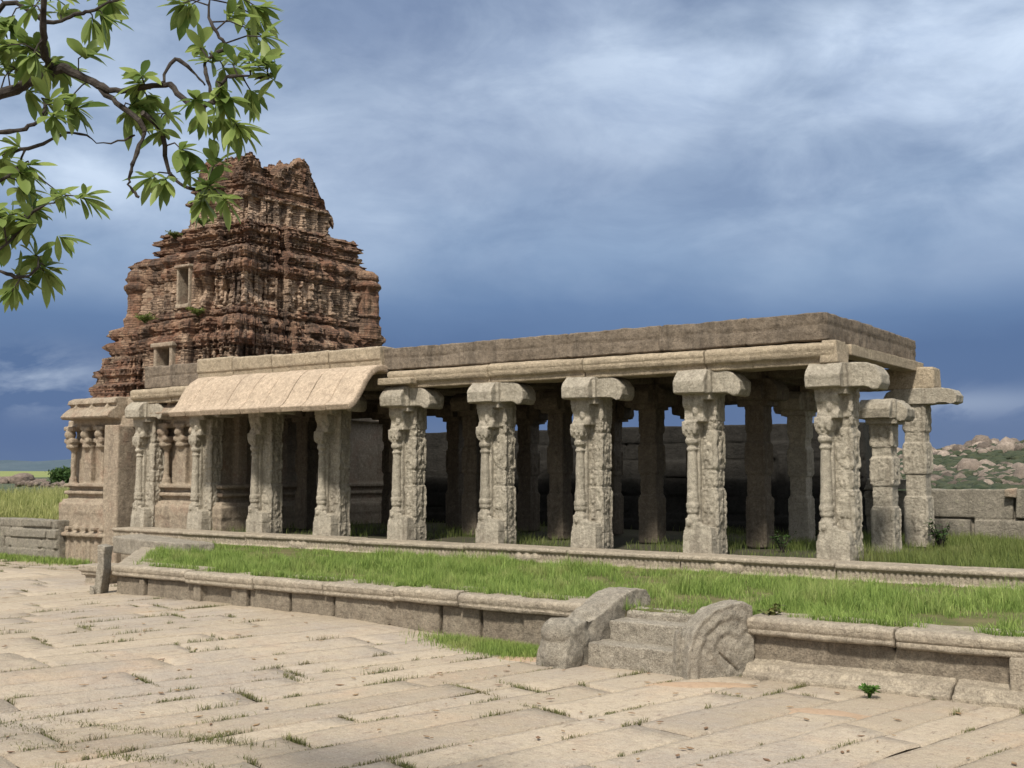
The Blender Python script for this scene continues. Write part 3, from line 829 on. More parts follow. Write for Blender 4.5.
# cornice beam along the front, in separate moulded stones
cuts = [-5.50, -7.55, -9.75, -11.7, -14.05]
cuts2 = [-19.25, -20.5, -21.85]
def cornice(xa, xb, seed, dz=0):
    r = random.Random(seed); y = 15.72
    P = [(y, BZ-.015), (y-.03, BZ-.01), (y-.035, BZ+.07), (y-.10, BZ+.10), (y-.125, BZ+.16), (y-.11, BZ+.19), (y-.135, BZ+.21), (y-.13, BZ+.27), (y-.07, BZ+.315), (y+.5, BZ+.315), (y+.5, BZ-.015)]
    sh = Sh(); d = r.uniform(-.01, .01)
    sh.prism([(a+d, b+dz+d) for a, b in P], 'x', xb+.008, xa-.008)
    rp('cornice', sh.stone('cornice', .02, .010, 5, .014, 1.1, seed), M['beam'])
for i in range(4): cornice(cuts[i], cuts[i+1], 60+i)
for i in range(2): cornice(cuts2[i], cuts2[i+1], 70+i, -.02)
# parapet: thick lime concrete edge
def parapet(me):
    co = getco(me); no = getno(me)
    d = .022*fbm(co*6, 4, 2)+.025*fbm(co*1.3, 3, 6)-.03*(np.clip(fbm(co*np.array([1, 1, 3.])*3.1, 4, 16)-.25, 0, 1))
    for jx in (-6.9, -8.35, -10.1, -11.3, -12.9, -17.2): d = d-.03*np.exp(-((co[:, 0]-jx-.03*np.sin(co[:, 2]*9))/.022)**2)
    d = d-.02*np.exp(-((co[:, 2]-BZ-.56-.01*np.sin(co[:, 0]*3))/.018)**2)
    top = co[:, 2] > BZ+.62
    co = co+no*d[:, None]
    co[:, 2] += np.where(top, .018*fbm(np.stack([co[:, 0]*4, co[:, 1]*4, 0*co[:, 0]], 1), 4, 3), 0)
    setco(me, co)
sh = Sh(); sh.box(-14.25, -5.63, 15.68, 20.1, BZ+.33, BZ+.755)
me = sh.stone('parapet', .035, 0, 1, post=parapet); rp('roof_slab', me, M['parapet'])
sh = Sh(); sh.box(-19.3, -14.22, 15.95, 20.1, BZ+.33, BZ+.70); rp('roof_slab', sh.stone('roof2', .04, 0, 1, post=parapet), M['parapet'])
sh = Sh(); sh.box(-21.5, -19.32, 15.70, 16.4, BZ+.30, BZ+.80); rp('roof_slab', sh.stone('roof3', .03, 0, 1, post=parapet), M['parapet'])
# strip of stone under the parapet at the open end, and end beams
sh = Sh(); sh.box(-5.78, -5.50, 16.28, 20.05, BZ+.16, BZ+.33)
rp('end_lintel', sh.stone('end_lintel', .02, .008, 5, .01, 1, 4), M['beam'])
sh = Sh(); sh.box(-5.74, -5.47, 15.60, 16.05, BZ+.0, BZ+.33, .03)
rp('beam', sh.stone('beam', .02, .01, 5, .01, 1, 5), M['beam'])
# longitudinal rear beam, its end sticking out past the last pillar
sh = Sh(); sh.box(-7.6, -5.22, 19.62, 20.05, BZ-.13, BZ+.23, jit=.01)
rp('beam', sh.stone('beam_rear', .02, .012, 5, .014, 1, 8), M['beam'])
def beam(x0, x1, y0, y1, z0, z1, s):
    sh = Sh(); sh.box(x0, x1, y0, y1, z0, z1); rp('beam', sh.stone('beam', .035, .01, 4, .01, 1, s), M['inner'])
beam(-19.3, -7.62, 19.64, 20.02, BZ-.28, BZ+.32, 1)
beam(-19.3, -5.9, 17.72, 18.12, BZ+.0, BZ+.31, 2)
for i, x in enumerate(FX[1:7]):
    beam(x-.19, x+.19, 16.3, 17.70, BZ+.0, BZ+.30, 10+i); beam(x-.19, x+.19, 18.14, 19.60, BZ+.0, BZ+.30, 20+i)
sh = Sh()
x = -19.3
while x < -6.4:
    sh.box(x+.01, x+.68, 16.0, 20.0, BZ+.315, BZ+.37+random.uniform(0, .01)); x += .7
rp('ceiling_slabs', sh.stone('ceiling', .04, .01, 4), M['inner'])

# pale course above the eave
for i, (a, b, h) in enumerate([(-14.20, -15.55, .80), (-15.57, -17.15, .80), (-17.17, -18.35, .83), (-18.37, -19.5, .86)]):
    sh = Sh(); z = BZ+.40
    sh.prism([(15.62, z), (15.60, z+.14), (15.57, z+.16), (15.56, BZ+h-.03), (15.60, BZ+h), (16.0, BZ+h), (16.0, z)], 'x', b, a)
    rp('upper_course', sh.stone('upper_course', .02, .012, 5, .018, 1.2, 80+i), M['beam'])

# curved stone eave: nine long slabs side by side, convex above, flaring at the lip
def eave_slab(xa, xb, i):
    top = []; n = 22
    ctrl = [(15.78, BZ+.40), (15.58, BZ+.45), (15.39, BZ+.42), (15.21, BZ+.31), (15.06, BZ+.15), (14.94, BZ-.02), (14.84, BZ-.17), (14.74, BZ-.275), (14.64, BZ-.325)]
    ys = np.interp(np.linspace(0, 8, n), range(9), [c[0] for c in ctrl]); zs = np.interp(np.linspace(0, 8, n), range(9), [c[1] for c in ctrl])
    th = .13
    P = list(zip(ys, zs))
    low = []
    for k in range(n):
        a = max(k-1, 0); b = min(k+1, n-1); ty, tz = ys[b]-ys[a], zs[b]-zs[a]; l = math.hypot(ty, tz)
        low.append((ys[k]-tz/l*th, zs[k]+ty/l*th))
    d = random.uniform(-.007, .007); q = 0; P = [(a+q*(k/(n-1))**2, b) for k, (a, b) in enumerate(P)]; low = [(a+q*(k/(n-1))**2, b) for k, (a, b) in enumerate(low)]
    poly = [(a, b+d) for a, b in P]+[(a, b+d) for a, b in low[::-1]]
    sh = Sh(); sh.prism(poly, 'x', xb+.006, xa-.006)
    me = sh.stone('eave_slab', .022, .008, 4, .014, 1.4, 90+i); rp('eave_slab', me, M['eave'])
ex = [-14.10, -14.72, -15.35, -15.92, -16.5, -17.05, -17.62, -18.2, -18.72, -19.25]
for i in range(9): eave_slab(ex[i], ex[i+1], i)
# support under the eave, broken stone stub at its right end
beam(-19.2, -14.2, 15.72, 16.1, BZ-.0, BZ+.33, 41)
sh = Sh(); sh.box(-14.15, -13.35, 15.45, 15.68, BZ+.04, BZ+.17, jit=.012); rp('beam', sh.stone('stub', .02, .01, 5), M['beam'])

# ------------------------------------------------------------------ ruined gateway tower
XC = -22.2
tower = thing('gateway_tower', 'tall ruined red brick temple gateway tower on a carved granite base', 'tower', (XC, 19.2, -.2))
def tw_part(name, me, mat, label=None):
    o = W(name, me, mat, tower)
    if label: o['label'] = label
    return o

def hsh(a, b, seed): return _hash(np.asarray(a, np.int64), np.asarray(b, np.int64), np.zeros_like(np.asarray(a, np.int64)), seed)

def tier(name, x0, x1, y0, y1, z0, z1, seed, batter=.1, door=None, top=None, style='wall', res=.032, ero=1.0, ctr=XC):
    Lx, Ly = x1-x0, y1-y0
    sides = [(0, Lx), (1, Ly), (2, Lx), (3, Ly)]
    S_, side = [], []
    for k, L in sides:
        n = int(L/res); S_.append((np.arange(n)+.5)/n); side.append(np.full(n, k))
    t = np.concatenate(S_); sd = np.concatenate(side); ns = len(t)
    nz = int((z1-z0)/res)+1; z = np.linspace(z0, z1, nz)
    T, Z = np.meshgrid(t, z); SD = np.broadcast_to(sd, T.shape)
    L = np.where(SD % 2 == 0, Lx, Ly)
    sl_ = (T-.5)*L                      # metres from the middle of the side
    v = (Z-z0)/(z1-z0)
    mid = np.where(SD == 0, ctr-(x0+x1)/2, 0.0); s0 = sl_-mid
    P3 = lambda sc, sz=None: np.stack([np.where(SD == 0, x0+T*Lx, np.where(SD == 1, x1, np.where(SD == 2, x1-T*Lx, x0))).ravel()*sc,
                     np.where(SD == 0, y0, np.where(SD == 1, y0+T*Ly, np.where(SD == 2, y1, y1-T*Ly))).ravel()*sc, Z.ravel()*(sz or sc)], 1)
    warp = .35*fbm(P3(1.3), 3, seed+9).reshape(T.shape)
    o = np.zeros_like(T)
    edge = L/2-np.abs(sl_)
    # bays: projecting middle, corners, and narrow recesses between
    bay = np.where(np.abs(s0) < .72, .20, np.where(edge < .55, .13, np.where(np.abs(np.abs(s0)-1.15) < .22, .10, 0)))
    o += bay*(.25 if style == 'crown' else 1.15)
    if style == 'wall':
        pv = np.interp(v, [0, .05, .051, .10, .101, .16, .161, .22, .221, .58, .581, .63, .631, .68, .681, .76, .80, .801, .86, .861, .93, 1],
                       [.16, .16, .06, .06, .19, .19, .07, .10, .0, .0, .06, .08, .15, .20, .27, .24, .15, .06, .06, .13, .10, -.04])
        wall = (v > .22) & (v < .60)
        pil = ((s0+.05) % .31) < .105
        o += np.where(wall & pil, .09, 0)
        capz = wall & pil & ((v > .52) | (v < .26)); o += np.where(capz, .03, 0)
        # figures in the bays
        ph = ((s0+.05) % .31-.208)/.085; fz = ((v-.38)/.13)
        o += np.where(wall & ~pil, .06*np.sqrt(np.clip(1-ph**2-fz**2, 0, 1)), 0)
        den = (v > .60) & (v < .645) & (((s0) % .12) < .055); o -= np.where(den, .05, 0)
        # little shrine roofs on the cornice
        q = ((s0+.3) % .62-.31)/.24; rz = (v-.90)/.09
        o += .12*np.sqrt(np.clip(1-q**2-rz**2, 0, 1))
        nq = ((s0+.2) % .40-.2)/.07; nz2 = (v-.735)/.035
        o += .05*np.sqrt(np.clip(1-nq**2-nz2**2, 0, 1))
    elif style == 'ledges':
        o += .045*np.sign(np.sin(v*2*pi*3.2+.5))+.012*np.sign(np.sin(v*2*pi*8+1))
        den = ((s0 % .13) < .06) & ((v % .31) < .09); o -= np.where(den, .06, 0)
        q = ((s0+.1) % .7-.35)/.26; rz = (v-.72)/.2
        o += .10*np.sqrt(np.clip(1-q**2-rz**2, 0, 1))
    elif style == 'crown':
        wall = (v > .10) & (v < .34); pil = ((s0+.1) % .42) < .15
        o += np.where(wall & pil, .09, 0)+np.where(v < .10, .14, 0)+np.where((v > .34) & (v < .40), .14, 0)+np.where((v > .48) & (v < .51), .08, 0)
    if style == 'wall': o += pv*.6
    o += np.where((v > .66) | (v < .2), .022*np.sign(np.sin(s0*2*pi/.19)+.3), 0)*(style != 'crown')
    # courses of flat bricks with broken, missing and shifted blocks
    ch = .062
    zc = Z/ch+warp*.5
    ci = np.floor(zc); cf = zc-ci
    bl = .13+.05*hsh(ci, ci*0, seed+1)
    bi = np.floor((s0+SD*31)/bl+hsh(ci, ci*0+3, seed+2)*5)
    rough = np.clip(.55+1.0*fbm(P3(.9), 3, seed+3).reshape(T.shape), .15, 1.3)*ero
    o += .012*hsh(ci, ci*0+1, seed+4)*rough+.024*hsh(ci, bi, seed+5)*rough
    o -= np.where(hsh(ci, bi, seed+6) > .78, .075, 0)*rough
    o -= np.where(cf < .16, .022, 0)*rough
    big = (.6 if style == 'crown' else 1)*fbm(P3(1.1, 1.6), 4, seed+7).reshape(T.shape)
    o -= np.clip(big-.20, 0, 1)*.6*ero
    o += .035*fbm(P3(3.6), 4, seed+8).reshape(T.shape)*ero+.04*fbm(P3(14), 3, seed+10).reshape(T.shape)
    o -= batter*v+np.where(v > .985, .03, 0)
    if door:
        dw, za, zb = door
        wob = .015*warp
        ins = (SD == 0) & (np.abs(s0) < dw+wob) & (Z > za) & (Z < zb)
        o = np.where(ins, -1.3, o)
        fr = (SD == 0) & (np.abs(s0) < dw+.12) & (Z > za-.05) & (Z < zb+.1) & ~ins
        o = np.where(fr, .26-batter*.4, o)
    o[0] = o[1]
    if style == 'wall': PL = ((v > .20) & (v < .62)).astype(float)*(o > -.12)-.6*((v > .64) & (v < .8))
    elif style == 'crown': PL = 1.6*((v > .06) & (v < .36))*(o > -.16)-.3*(v > .45)
    else: PL = -.4+0*v
    # rectangle grown by o at each sample
    oX = np.where(o < -.9, .1, o)
    X = np.where(SD == 0, x0-oX+T*(Lx+2*oX), np.where(SD == 1, x1+o, np.where(SD == 2, x1+o-T*(Lx+2*o), x0-o)))
    Y = np.where(SD == 0, y0-o, np.where(SD == 1, y0-o+T*(Ly+2*o), np.where(SD == 2, y1+o, y1+o-T*(Ly+2*o))))
    V = [np.stack([X, Y, Z], 2)]
    mx, my = (x0+x1)/2, (y0+y1)/2
    lx, ly = X[-1], Y[-1]
    K = 34
    for k in range(1, K+1):
        f = 1-k/K
        cx = mx+(lx-mx)*f; cy = my+(ly-my)*f
        cz = z1+.06*fbm(np.stack([cx*5, cy*5, cx*0], 1), 3, seed+20)+.03*hsh(np.floor(cx/.2), np.floor(cy/.2), seed+21)
        V.append(np.stack([cx, cy, cz], 1)[None])
    V = np.concatenate(V, 0)
    if top is not None:
        H = top(V[..., 0], V[..., 1]); V[..., 2] = np.minimum(V[..., 2], H)
    rows = V.shape[0]
    i = np.arange(rows-1)[:, None]*ns; j = np.arange(ns)[None]; j2 = (j+1) % ns
    F = np.stack([(i+j).ravel(), (i+j2).ravel(), (i+ns+j2).ravel(), (i+ns+j).ravel()], 1)
    me = np_mesh(name, V.reshape(-1, 3), F)
    smooth_shade(me, False)
    pa = np.concatenate([PL.ravel(), np.zeros(ns*K)]).astype(np.float32)
    at = me.attributes.new('plaster', 'FLOAT', 'POINT'); at.data.foreach_set('value', pa)
    return me

tw_part('brick_tier', tier('brick_tier', -24.78, -19.85, 16.95, 21.9, 3.62, 5.62, 11, .34, (.25, 4.18, 4.92)), M['brick'], 'lowest and widest brick storey of the tower')
tw_part('brick_tier', tier('brick_tier', -24.25, -20.30, 17.55, 21.35, 5.50, 7.35, 23, .12, (.19, 6.02, 6.92)), M['brick'], 'middle brick storey with the upper doorway')
tw_part('brick_tier', tier('brick_tier', -23.85, -20.45, 17.85, 21.5, 7.25, 8.02, 37, .20, None, None, 'ledges'), M['brick'], 'stepped ledges above the middle storey')
def crown(x, y):
    h = np.interp(y, [17.9, 18.2, 18.6, 18.9, 19.15, 19.4, 19.7, 20.0, 20.3, 20.55, 20.8, 21.1, 21.5], [9.6, 9.75, 9.82, 9.72, 9.5, 9.5, 9.62, 9.85, 10.15, 10.0, 9.45, 8.8, 8.3])
    h = np.minimum(h, np.interp(x, [-23.7, -23.3, -23.1, -22.8, -22.0], [8.8, 9.3, 9.8, 9.95, 10.3]))
    P = np.stack([x.ravel(), y.ravel(), 0*x.ravel()], 1)
    n = fbm(P*3.4, 4, 77).reshape(x.shape)*.20
    st = hsh(np.floor(x/.17), np.floor(y/.17), 5)*.06
    return np.round((h+n+st)/.065)*.065+.01*n
tw_part('brick_tier', tier('brick_tier', -23.30, -21.20, 18.35, 21.15, 7.95, 10.4, 51, .18, None, crown, 'crown', .028, 1.25), M['brick'], 'ragged broken top storey with two peaks')
# the corner turret at the rear of the side, standing free at the top
sh = Sh()
prof = [(.40, 5.4), (.40, 5.75), (.34, 5.8), (.33, 5.95), (.40, 6.0), (.29, 6.08), (.27, 6.65), (.34, 6.72), (.42, 6.80), (.38, 6.88), (.28, 6.93), (.35, 7.0), (.33, 7.12), (.22, 7.2)]
sh.lathe(-20.15, 21.55, prof, 12)
for k in range(6): sh.box(-20.15+.3*cos(k*pi/3+.3)-.05, -20.15+.3*cos(k*pi/3+.3)+.05, 21.55+.3*sin(k*pi/3+.3)-.05, 21.55+.3*sin(k*pi/3+.3)+.05, 6.0, 6.72)
tw_part('corner_turret', sh.stone('corner_turret', .026, .035, 7, .03, 3, 4, smooth=False), M['brick'])
sh = Sh(); sh.lathe(-24.2, 17.45, [(.34, 5.4), (.34, 5.8), (.27, 5.9), (.26, 6.45), (.36, 6.55), (.38, 6.65), (.26, 6.72), (.32, 6.85), (.26, 7.0), (.1, 7.1)], 12)
tw_part('corner_turret', sh.stone('corner_turret2', .026, .035, 7, .03, 3, 9, smooth=False), M['brick'])
# stone door frames in the brickwork
def frame(y, w, za, zb, t, s):
    sh = Sh(); sh.box(XC-w-t, XC-w, y, y+.4, za, zb); sh.box(XC+w, XC+w+t, y, y+.4, za, zb); sh.box(XC-w-t*1.7, XC+w+t*1.7, y-.05, y+.4, zb, zb+t*1.1)
    sh.box(XC-w-t, XC+w+t, y-.03, y+.4, za-.10, za)
    tw_part('door_frame', sh.stone('door_frame', .02, .010, 6, .012, 2, s), M['tower_stone'])
frame(16.72, .25, 4.18, 4.92, .10, 1)
frame(17.26, .19, 6.02, 6.92, .055, 2)
# leftmost brick storey shoulder: row of small pilasters left of the lower door
me = tier('brick_shoulder', -24.85, -23.2, 16.75, 17.5, 3.62, 4.75, 71, .35, None, None, 'ledges', .035, .8, ctr=-24)
tw_part('brick_shoulder', me, M['brick'])

# granite base: two carved wings with the passage between
def base_wing(xa, xb, s):
    sh = Sh(); y = 16.3
    sh.box(xa, xb, y, 22.4, -.3, 3.6)
    o_ = [(-.22, .42, .42), (.42, .52, .56), (.52, .60, .46), (.60, .93, .34), (.93, .97, .28), (.97, 1.22, .36), (1.22, 1.30, .28), (1.30, 1.42, .14), (1.42, 1.50, .24), (1.50, 1.60, .12), (1.60, 1.68, .26)]
    for za, zb, d in o_: sh.box(xa-d*.35, xb+(d if xb > -20 else 0), y-d, 22.4, za, zb)
    x = xa-.36
    while x < xb: sh.box(x, x+.11, y-.47, y, -.2, .42); x += .27
    x = xa-.50
    while x < xb+.1: sh.box(x, x+.14, y-.58, y, .58, .66); x += .34
    # pilasters with slender shafts and bulging capitals
    px = np.linspace(xa+.14, xb-.16, 4)
    for k, x in enumerate(px):
        w = .14 if k % 2 else .10; d = .16 if k % 2 else .2
        if k % 2: sh.box(x-w, x+w, y-d, y, 1.6, 2.7)
        else: sh.lathe(x, y-.14, [(.10, 1.6), (.10, 1.8), (.07, 1.85), (.065, 2.45), (.10, 2.5), (.10, 2.6)], 12)
        sh.ball(x, y-d+.02, 2.58, .17, .15, .09, 2); sh.box(x-.17, x+.17, y-d-.12, y, 2.66, 2.76); sh.ball(x, y-d-.06, 2.86, .12, .14, .12, 2)
        sh.box(x-.2, x+.2, y-d-.12, y, 2.96, 3.06)
    sh.box(xa-.06, xb, y-.2, y+.1, 3.04, 3.22)
    # cornice
    sh.prism([(y+.2, 3.2), (y-.30, 3.2), (y-.56, 3.22), (y-.60, 3.27), (y-.54, 3.36), (y-.44, 3.44), (y-.34, 3.5), (y-.33, 3.56), (y-.42, 3.58), (y-.40, 3.68), (y-.26, 3.74), (y+.2, 3.74)], 'x', xa+(.22 if xb < -22 else -.08), xb+(.4 if xb > -20 else .0))
    x = xa-.05
    while x < xb: sh.box(x-.05, x+.05, y-.46, y-.2, 3.42, 3.52) if x > -24.6 else None; x += .62
    # side mouldings
    if xb > -20:
        sh.box(xb-.1, xb+.22, y, 22.4, 3.2, 3.5)
        for yy in (16.6, 17.8, 19.0): sh.box(xb-.1, xb+.1, yy, yy+.3, 1.4, 3.2)
    tw_part('base_wall', sh.stone('base_wall', .026, .012, 6, .015, 1.7, s), M['tower_stone'])
base_wing(-24.95, -22.85, 5)
base_wing(-21.35, -19.42, 6)
sh = Sh(); sh.box(-23.3, -21.2, 16.25, 22.3, 3.02, 3.7); sh.box(-23.45, -21.1, 16.12, 16.6, 3.0, 3.28)
tw_part('lintel', sh.stone('lintel', .03, .01, 5), M['tower_stone'])
sh = Sh(); sh.box(-23.5, -21.2, 21.6, 22.3, -.2, 3.2); tw_part('passage_end_wall', sh.mesh('passage_end_wall'), M['inner'])
sh = Sh(); sh.box(-22.98, -22.45, 15.75, 17.4, -.2, 3.05, jit=.006); 
tw_part('door_jamb', sh.stone('door_jamb', .025, .008, 5, .01, 1.5, 3), M['tower_stone'])

# ------------------------------------------------------------------ hills and far things
hc = random.Random(2)
def hz(x, y):
    lat = x+.24*y
    g_ = np.interp(lat, [-70, -45, -18, -7, 7, 30, 90, 160], [.12, .4, .64, .80, 1.07, 1.35, 1.4, .9])
    ramp_ = np.interp(y, [75, 120, 190, 270, 330, 420], [0, .12, .45, 1.0, 1.02, .3])
    n = fbm(np.stack([x*.035, y*.035, 0*x], 1), 4, 6)
    return .78+6.4*g_*ramp_*(1+.30*n)+.9*ramp_*fbm(np.stack([x*.15, y*.15, 0*x], 1), 3, 8)
xs = np.arange(-170, 110, 2.2); ys = np.arange(34, 420, 2.5)
me = grid_mesh('hills', xs, ys, hz); smooth_shade(me); kind(link('hills', me, M['hillgreen']), 'structure')
# granite boulders heaped over the hill
def boulders():
    b = bmesh.new(); bmesh.ops.create_icosphere(b, subdivisions=2, radius=1)
    bv = np.array([v.co[:] for v in b.verts]); bf = np.array([[v.index for v in f.verts] for f in b.faces]); b.free()
    n = 26000; r = np.random.default_rng(4)
    Y = r.uniform(74, 330, n); X = -.24*Y+r.uniform(-1, 1, n)*(18+.22*Y); H = hz(X, Y)
    cl = fbm(np.stack([X*.05, Y*.03, 0*X], 1), 4, 31)
    crest = np.clip((Y-225)/40, 0, 1)
    keep = cl+.22*crest+r.normal(0, .06, n) > np.where(Y < 130, .04, .22); X, Y, H = X[keep], Y[keep], H[keep]; n = len(X)
    s = (r.gamma(1.6, .17, n)+.10)*np.interp(Y, [74, 140, 300], [.45, .8, 1.6])
    n2 = min(n, 9000); X, Y, H, s = X[:n2], Y[:n2], H[:n2], s[:n2]; n = n2
    ang = r.uniform(0, 6.28, n); sc = np.stack([s*r.uniform(.8, 1.5, n), s*r.uniform(.8, 1.4, n), s*r.uniform(.7, 1.25, n)], 1)
    V = bv[None]*sc[:, None, :]
    V = np.stack([V[..., 0]*np.cos(ang)[:, None]-V[..., 1]*np.sin(ang)[:, None], V[..., 0]*np.sin(ang)[:, None]+V[..., 1]*np.cos(ang)[:, None], V[..., 2]], 2)
    q = (bv[None]*1.5+(np.arange(n)*3.3)[:, None, None]).reshape(-1, 3)
    V = V*(1+.22*np.sign(vnoise(q*.8, 3))*np.abs(vnoise(q*.8, 3))**.6+.10*vnoise(q*2.3, 8)).reshape(n, -1, 1)
    V = V+np.stack([X, Y, H+s*.2], 1)[:, None, :]
    F = (bf[None]+(np.arange(n)*len(bv))[:, None, None]).reshape(-1, 3)
    me = np_mesh('boulders', V.reshape(-1, 3), F)
    at = me.attributes.new('tint', 'FLOAT', 'POINT'); at.data.foreach_set('value', np.repeat(r.random(n), len(bv)).astype(np.float32))
    kind(link('boulders', me, M['boulder']), 'stuff')
    # low thorn scrub between them
    n = 7000; Y = r.uniform(60, 320, n); X = -.24*Y+r.uniform(-1, 1, n)*(16+.22*Y); H = hz(X, Y)
    s = r.uniform(.25, .9, n)*np.interp(Y, [60, 300], [.5, 1.6])
    q = (bv[None]*2.6+(np.arange(n)*5.1)[:, None, None]).reshape(-1, 3)
    V = bv[None]*np.stack([s*1.3, s*1.3, s*.7], 1)[:, None, :]*(1+.5*vnoise(q, 6)).reshape(n, -1, 1)+np.stack([X, Y, H+s*.2], 1)[:, None, :]
    F = (bf[None]+(np.arange(n)*len(bv))[:, None, None]).reshape(-1, 3)
    kind(link('scrub', np_mesh('scrub', V.reshape(-1, 3), F), M['scrub']), 'stuff')
boulders()
# far low hills on the left, bluish with distance
def fz(x, y): 
    P = np.stack([x*.003, y*.003, 0*x], 1)
    return np.clip(20*np.exp(-((y-1150-.0*x)/160)**2)*(.75+.7*fbm(P*2.2, 4, 3)), -2, 99)
xs = np.arange(-2600, -500, 22.); ys = np.arange(800, 1500, 30.)
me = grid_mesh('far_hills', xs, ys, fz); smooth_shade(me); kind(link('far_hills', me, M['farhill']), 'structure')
# rock outcrop far left
def rock_heap(name, x, y, z, sc, n, label, mat, seed):
    r = random.Random(seed); sh = Sh()
    for k in range(n): sh.ball(r.gauss(0, 1.2)*sc, r.gauss(0, .8)*sc, r.uniform(.1, .7)*sc, sc*r.uniform(.5, 1.2), sc*r.uniform(.5, 1), sc*r.uniform(.3, .6), 2)
    me = sh.mesh(name); displace(me, .25*sc, .8/sc, 4, seed)
    o = link(name, me, mat); o.location = (x, y, z); return tag(o, label, 'rocks')
rock_heap('rock_outcrop', -97, 58, .5, 1.1, 8, 'pale bare rock outcrop rising beyond the meadow at the far left', M['rock'], 3)
# rubble wall across the meadow
sh = Sh(); r5 = random.Random(6)
for k in range(230):
    x = -78+k*.26; sh.ball(x+r5.uniform(-.2, .2), r5.uniform(-.3, .3), r5.uniform(.1, .45), r5.uniform(.15, .35), r5.uniform(.2, .4), r5.uniform(.12, .28), 1)
me = sh.mesh('rubble_wall'); displace(me, .06, 3, 3, 2)
o = link('rubble_wall', me, M['rock']); o.location = (0, 46, .62); tag(o, 'long low wall of loose rubble crossing the meadow at the left', 'rubble wall')

# ------------------------------------------------------------------ plants
def blades(P, H, Wd, seed, lean=.45, seg=2, nrm=None):
    """P (n,3) roots, H heights, Wd widths -> verts, faces, tint"""
    r = np.random.default_rng(seed); n = len(P)
    a = r.uniform(0, 2*pi, n); b = r.uniform(0, 2*pi, n); ln = np.abs(r.normal(0, lean, n))
    side = np.stack([np.cos(a), np.sin(a), 0*a], 1); ld = np.stack([np.cos(b), np.sin(b), 0*b], 1)
    up = np.array([0, 0, 1.0])
    H_ = H[:, None]; w = (side*Wd[:, None]*.5)
    p1 = P+up*H_*.55+ld*H_*(ln[:, None]*.25); p2 = P+up*H_*(1-.25*np.minimum(ln, 1.4))[:, None]+ld*H_*ln[:, None]*.8
    V = np.stack([P-w, P+w, p1-w*.8, p1+w*.8, p2], 1).reshape(-1, 3)
    tipw = np.tile(np.array([-.25, -.25, .05, .05, .3]), n)
    i = np.arange(n)*5
    Q = np.stack([i, i+1, i+3, i+2], 1); T = np.stack([i+2, i+3, i+4], 1)
    t = np.clip(np.repeat(r.normal(.42, .25, n), 5)+tipw, 0, 1)
    return V, Q, T, t
def blade_obj(name, P, H, Wd, mat, seed, lean=.45):
    V, Q, T, t = blades(P, H, Wd, seed, lean)
    me = np_mesh(name, V, [Q, T])
    at = me.attributes.new('tint', 'FLOAT', 'POINT'); at.data.foreach_set('value', t.astype(np.float32))
    return link(name, me, mat)

g = np.random.default_rng(21)
def in_terrace(x, y):
    # slanting left edge
    xl = -14.75-(y-10.7)*(5.4/4.75)
    return (x > xl) & (y > 10.62) & (y < 15.22) & (x < 3)
# lower terrace lawn
n = 260000
x = g.uniform(-20.5, 2.2, n); y = 10.62+4.6*g.uniform(0, 1, n)**1.15
k = in_terrace(x, y) & (x > -19.8)
x, y = x[k], y[k]
den = fbm(np.stack([x*1.1, y*1.1, 0*x], 1), 4, 2); clump = fbm(np.stack([x*4.5, y*4.5, 0*x], 1), 3, 6)
k = (g.uniform(0, 1, len(x)) < .80+1.6*den+.8*clump) & ~((np.abs(x+5.6) < .5) & (y < 11.15) & (g.uniform(0, 1, len(x)) < .72))
x, y, den, clump = x[k], y[k], den[k], clump[k]
h = np.clip(.095+.17*den+.19*clump, .02, .32)*g.uniform(.4, 1.5, len(x))
h = h*np.clip((15.35-y)/.9, .28, 1)*np.where(x < -13, .8, 1)
P = np.stack([x, y, np.full(len(x), .495)], 1)
o = blade_obj('grass', P, h, g.uniform(.004, .010, len(x)), M['grass'], 3, .55); kind(o, 'stuff'); o['label'] = 'long bright green grass covering the lower terrace'
# tufts hanging over the coping
n = 9000
x = g.uniform(-14.6, 2, n); c = fbm(np.stack([x*1.4, 0*x, 0*x], 1), 4, 12); k = (c > .0) & ~((x > -6.6) & (x < -4.5)); x = x[k]
P = np.stack([x, 10.56+g.uniform(0, .1, len(x)), np.full(len(x), .545)], 1)
o = blade_obj('grass', P, g.uniform(.04, .15, len(x)), g.uniform(.005, .010, len(x)), M['grass'], 4, .9); kind(o, 'stuff'); o['label'] = 'grass tufts leaning over the edge stones'
# upper platform: sparse in front of the pillars, thick at the right end and the back
n = 120000
x = g.uniform(-19.5, 2.6, n); y = g.uniform(15.7, 22, n)
right = x > -5.3-.0*y
d = fbm(np.stack([x*1.0, y*1.0, 0*x], 1), 4, 14)
p = np.where(right, 1.0, np.where(x > -7.2, .38+.6*d, .02+.7*d)); p = np.where((y < 16.0) & ~right, p*.5, p)
k = g.uniform(0, 1, n) < p; x, y, d = x[k], y[k], d[k]
h = np.clip(.13+.16*d, .04, .4)*g.uniform(.5, 1.4, len(x))*np.where(x > -5.3, 1.35, .9)
P = np.stack([x, y, np.full(len(x), .68)], 1)
o = blade_obj('grass', P, h, g.uniform(.005, .010, len(x)), M['grass2'], 5, .5); kind(o, 'stuff'); o['label'] = 'rough weedy grass on the upper platform between the pillars'
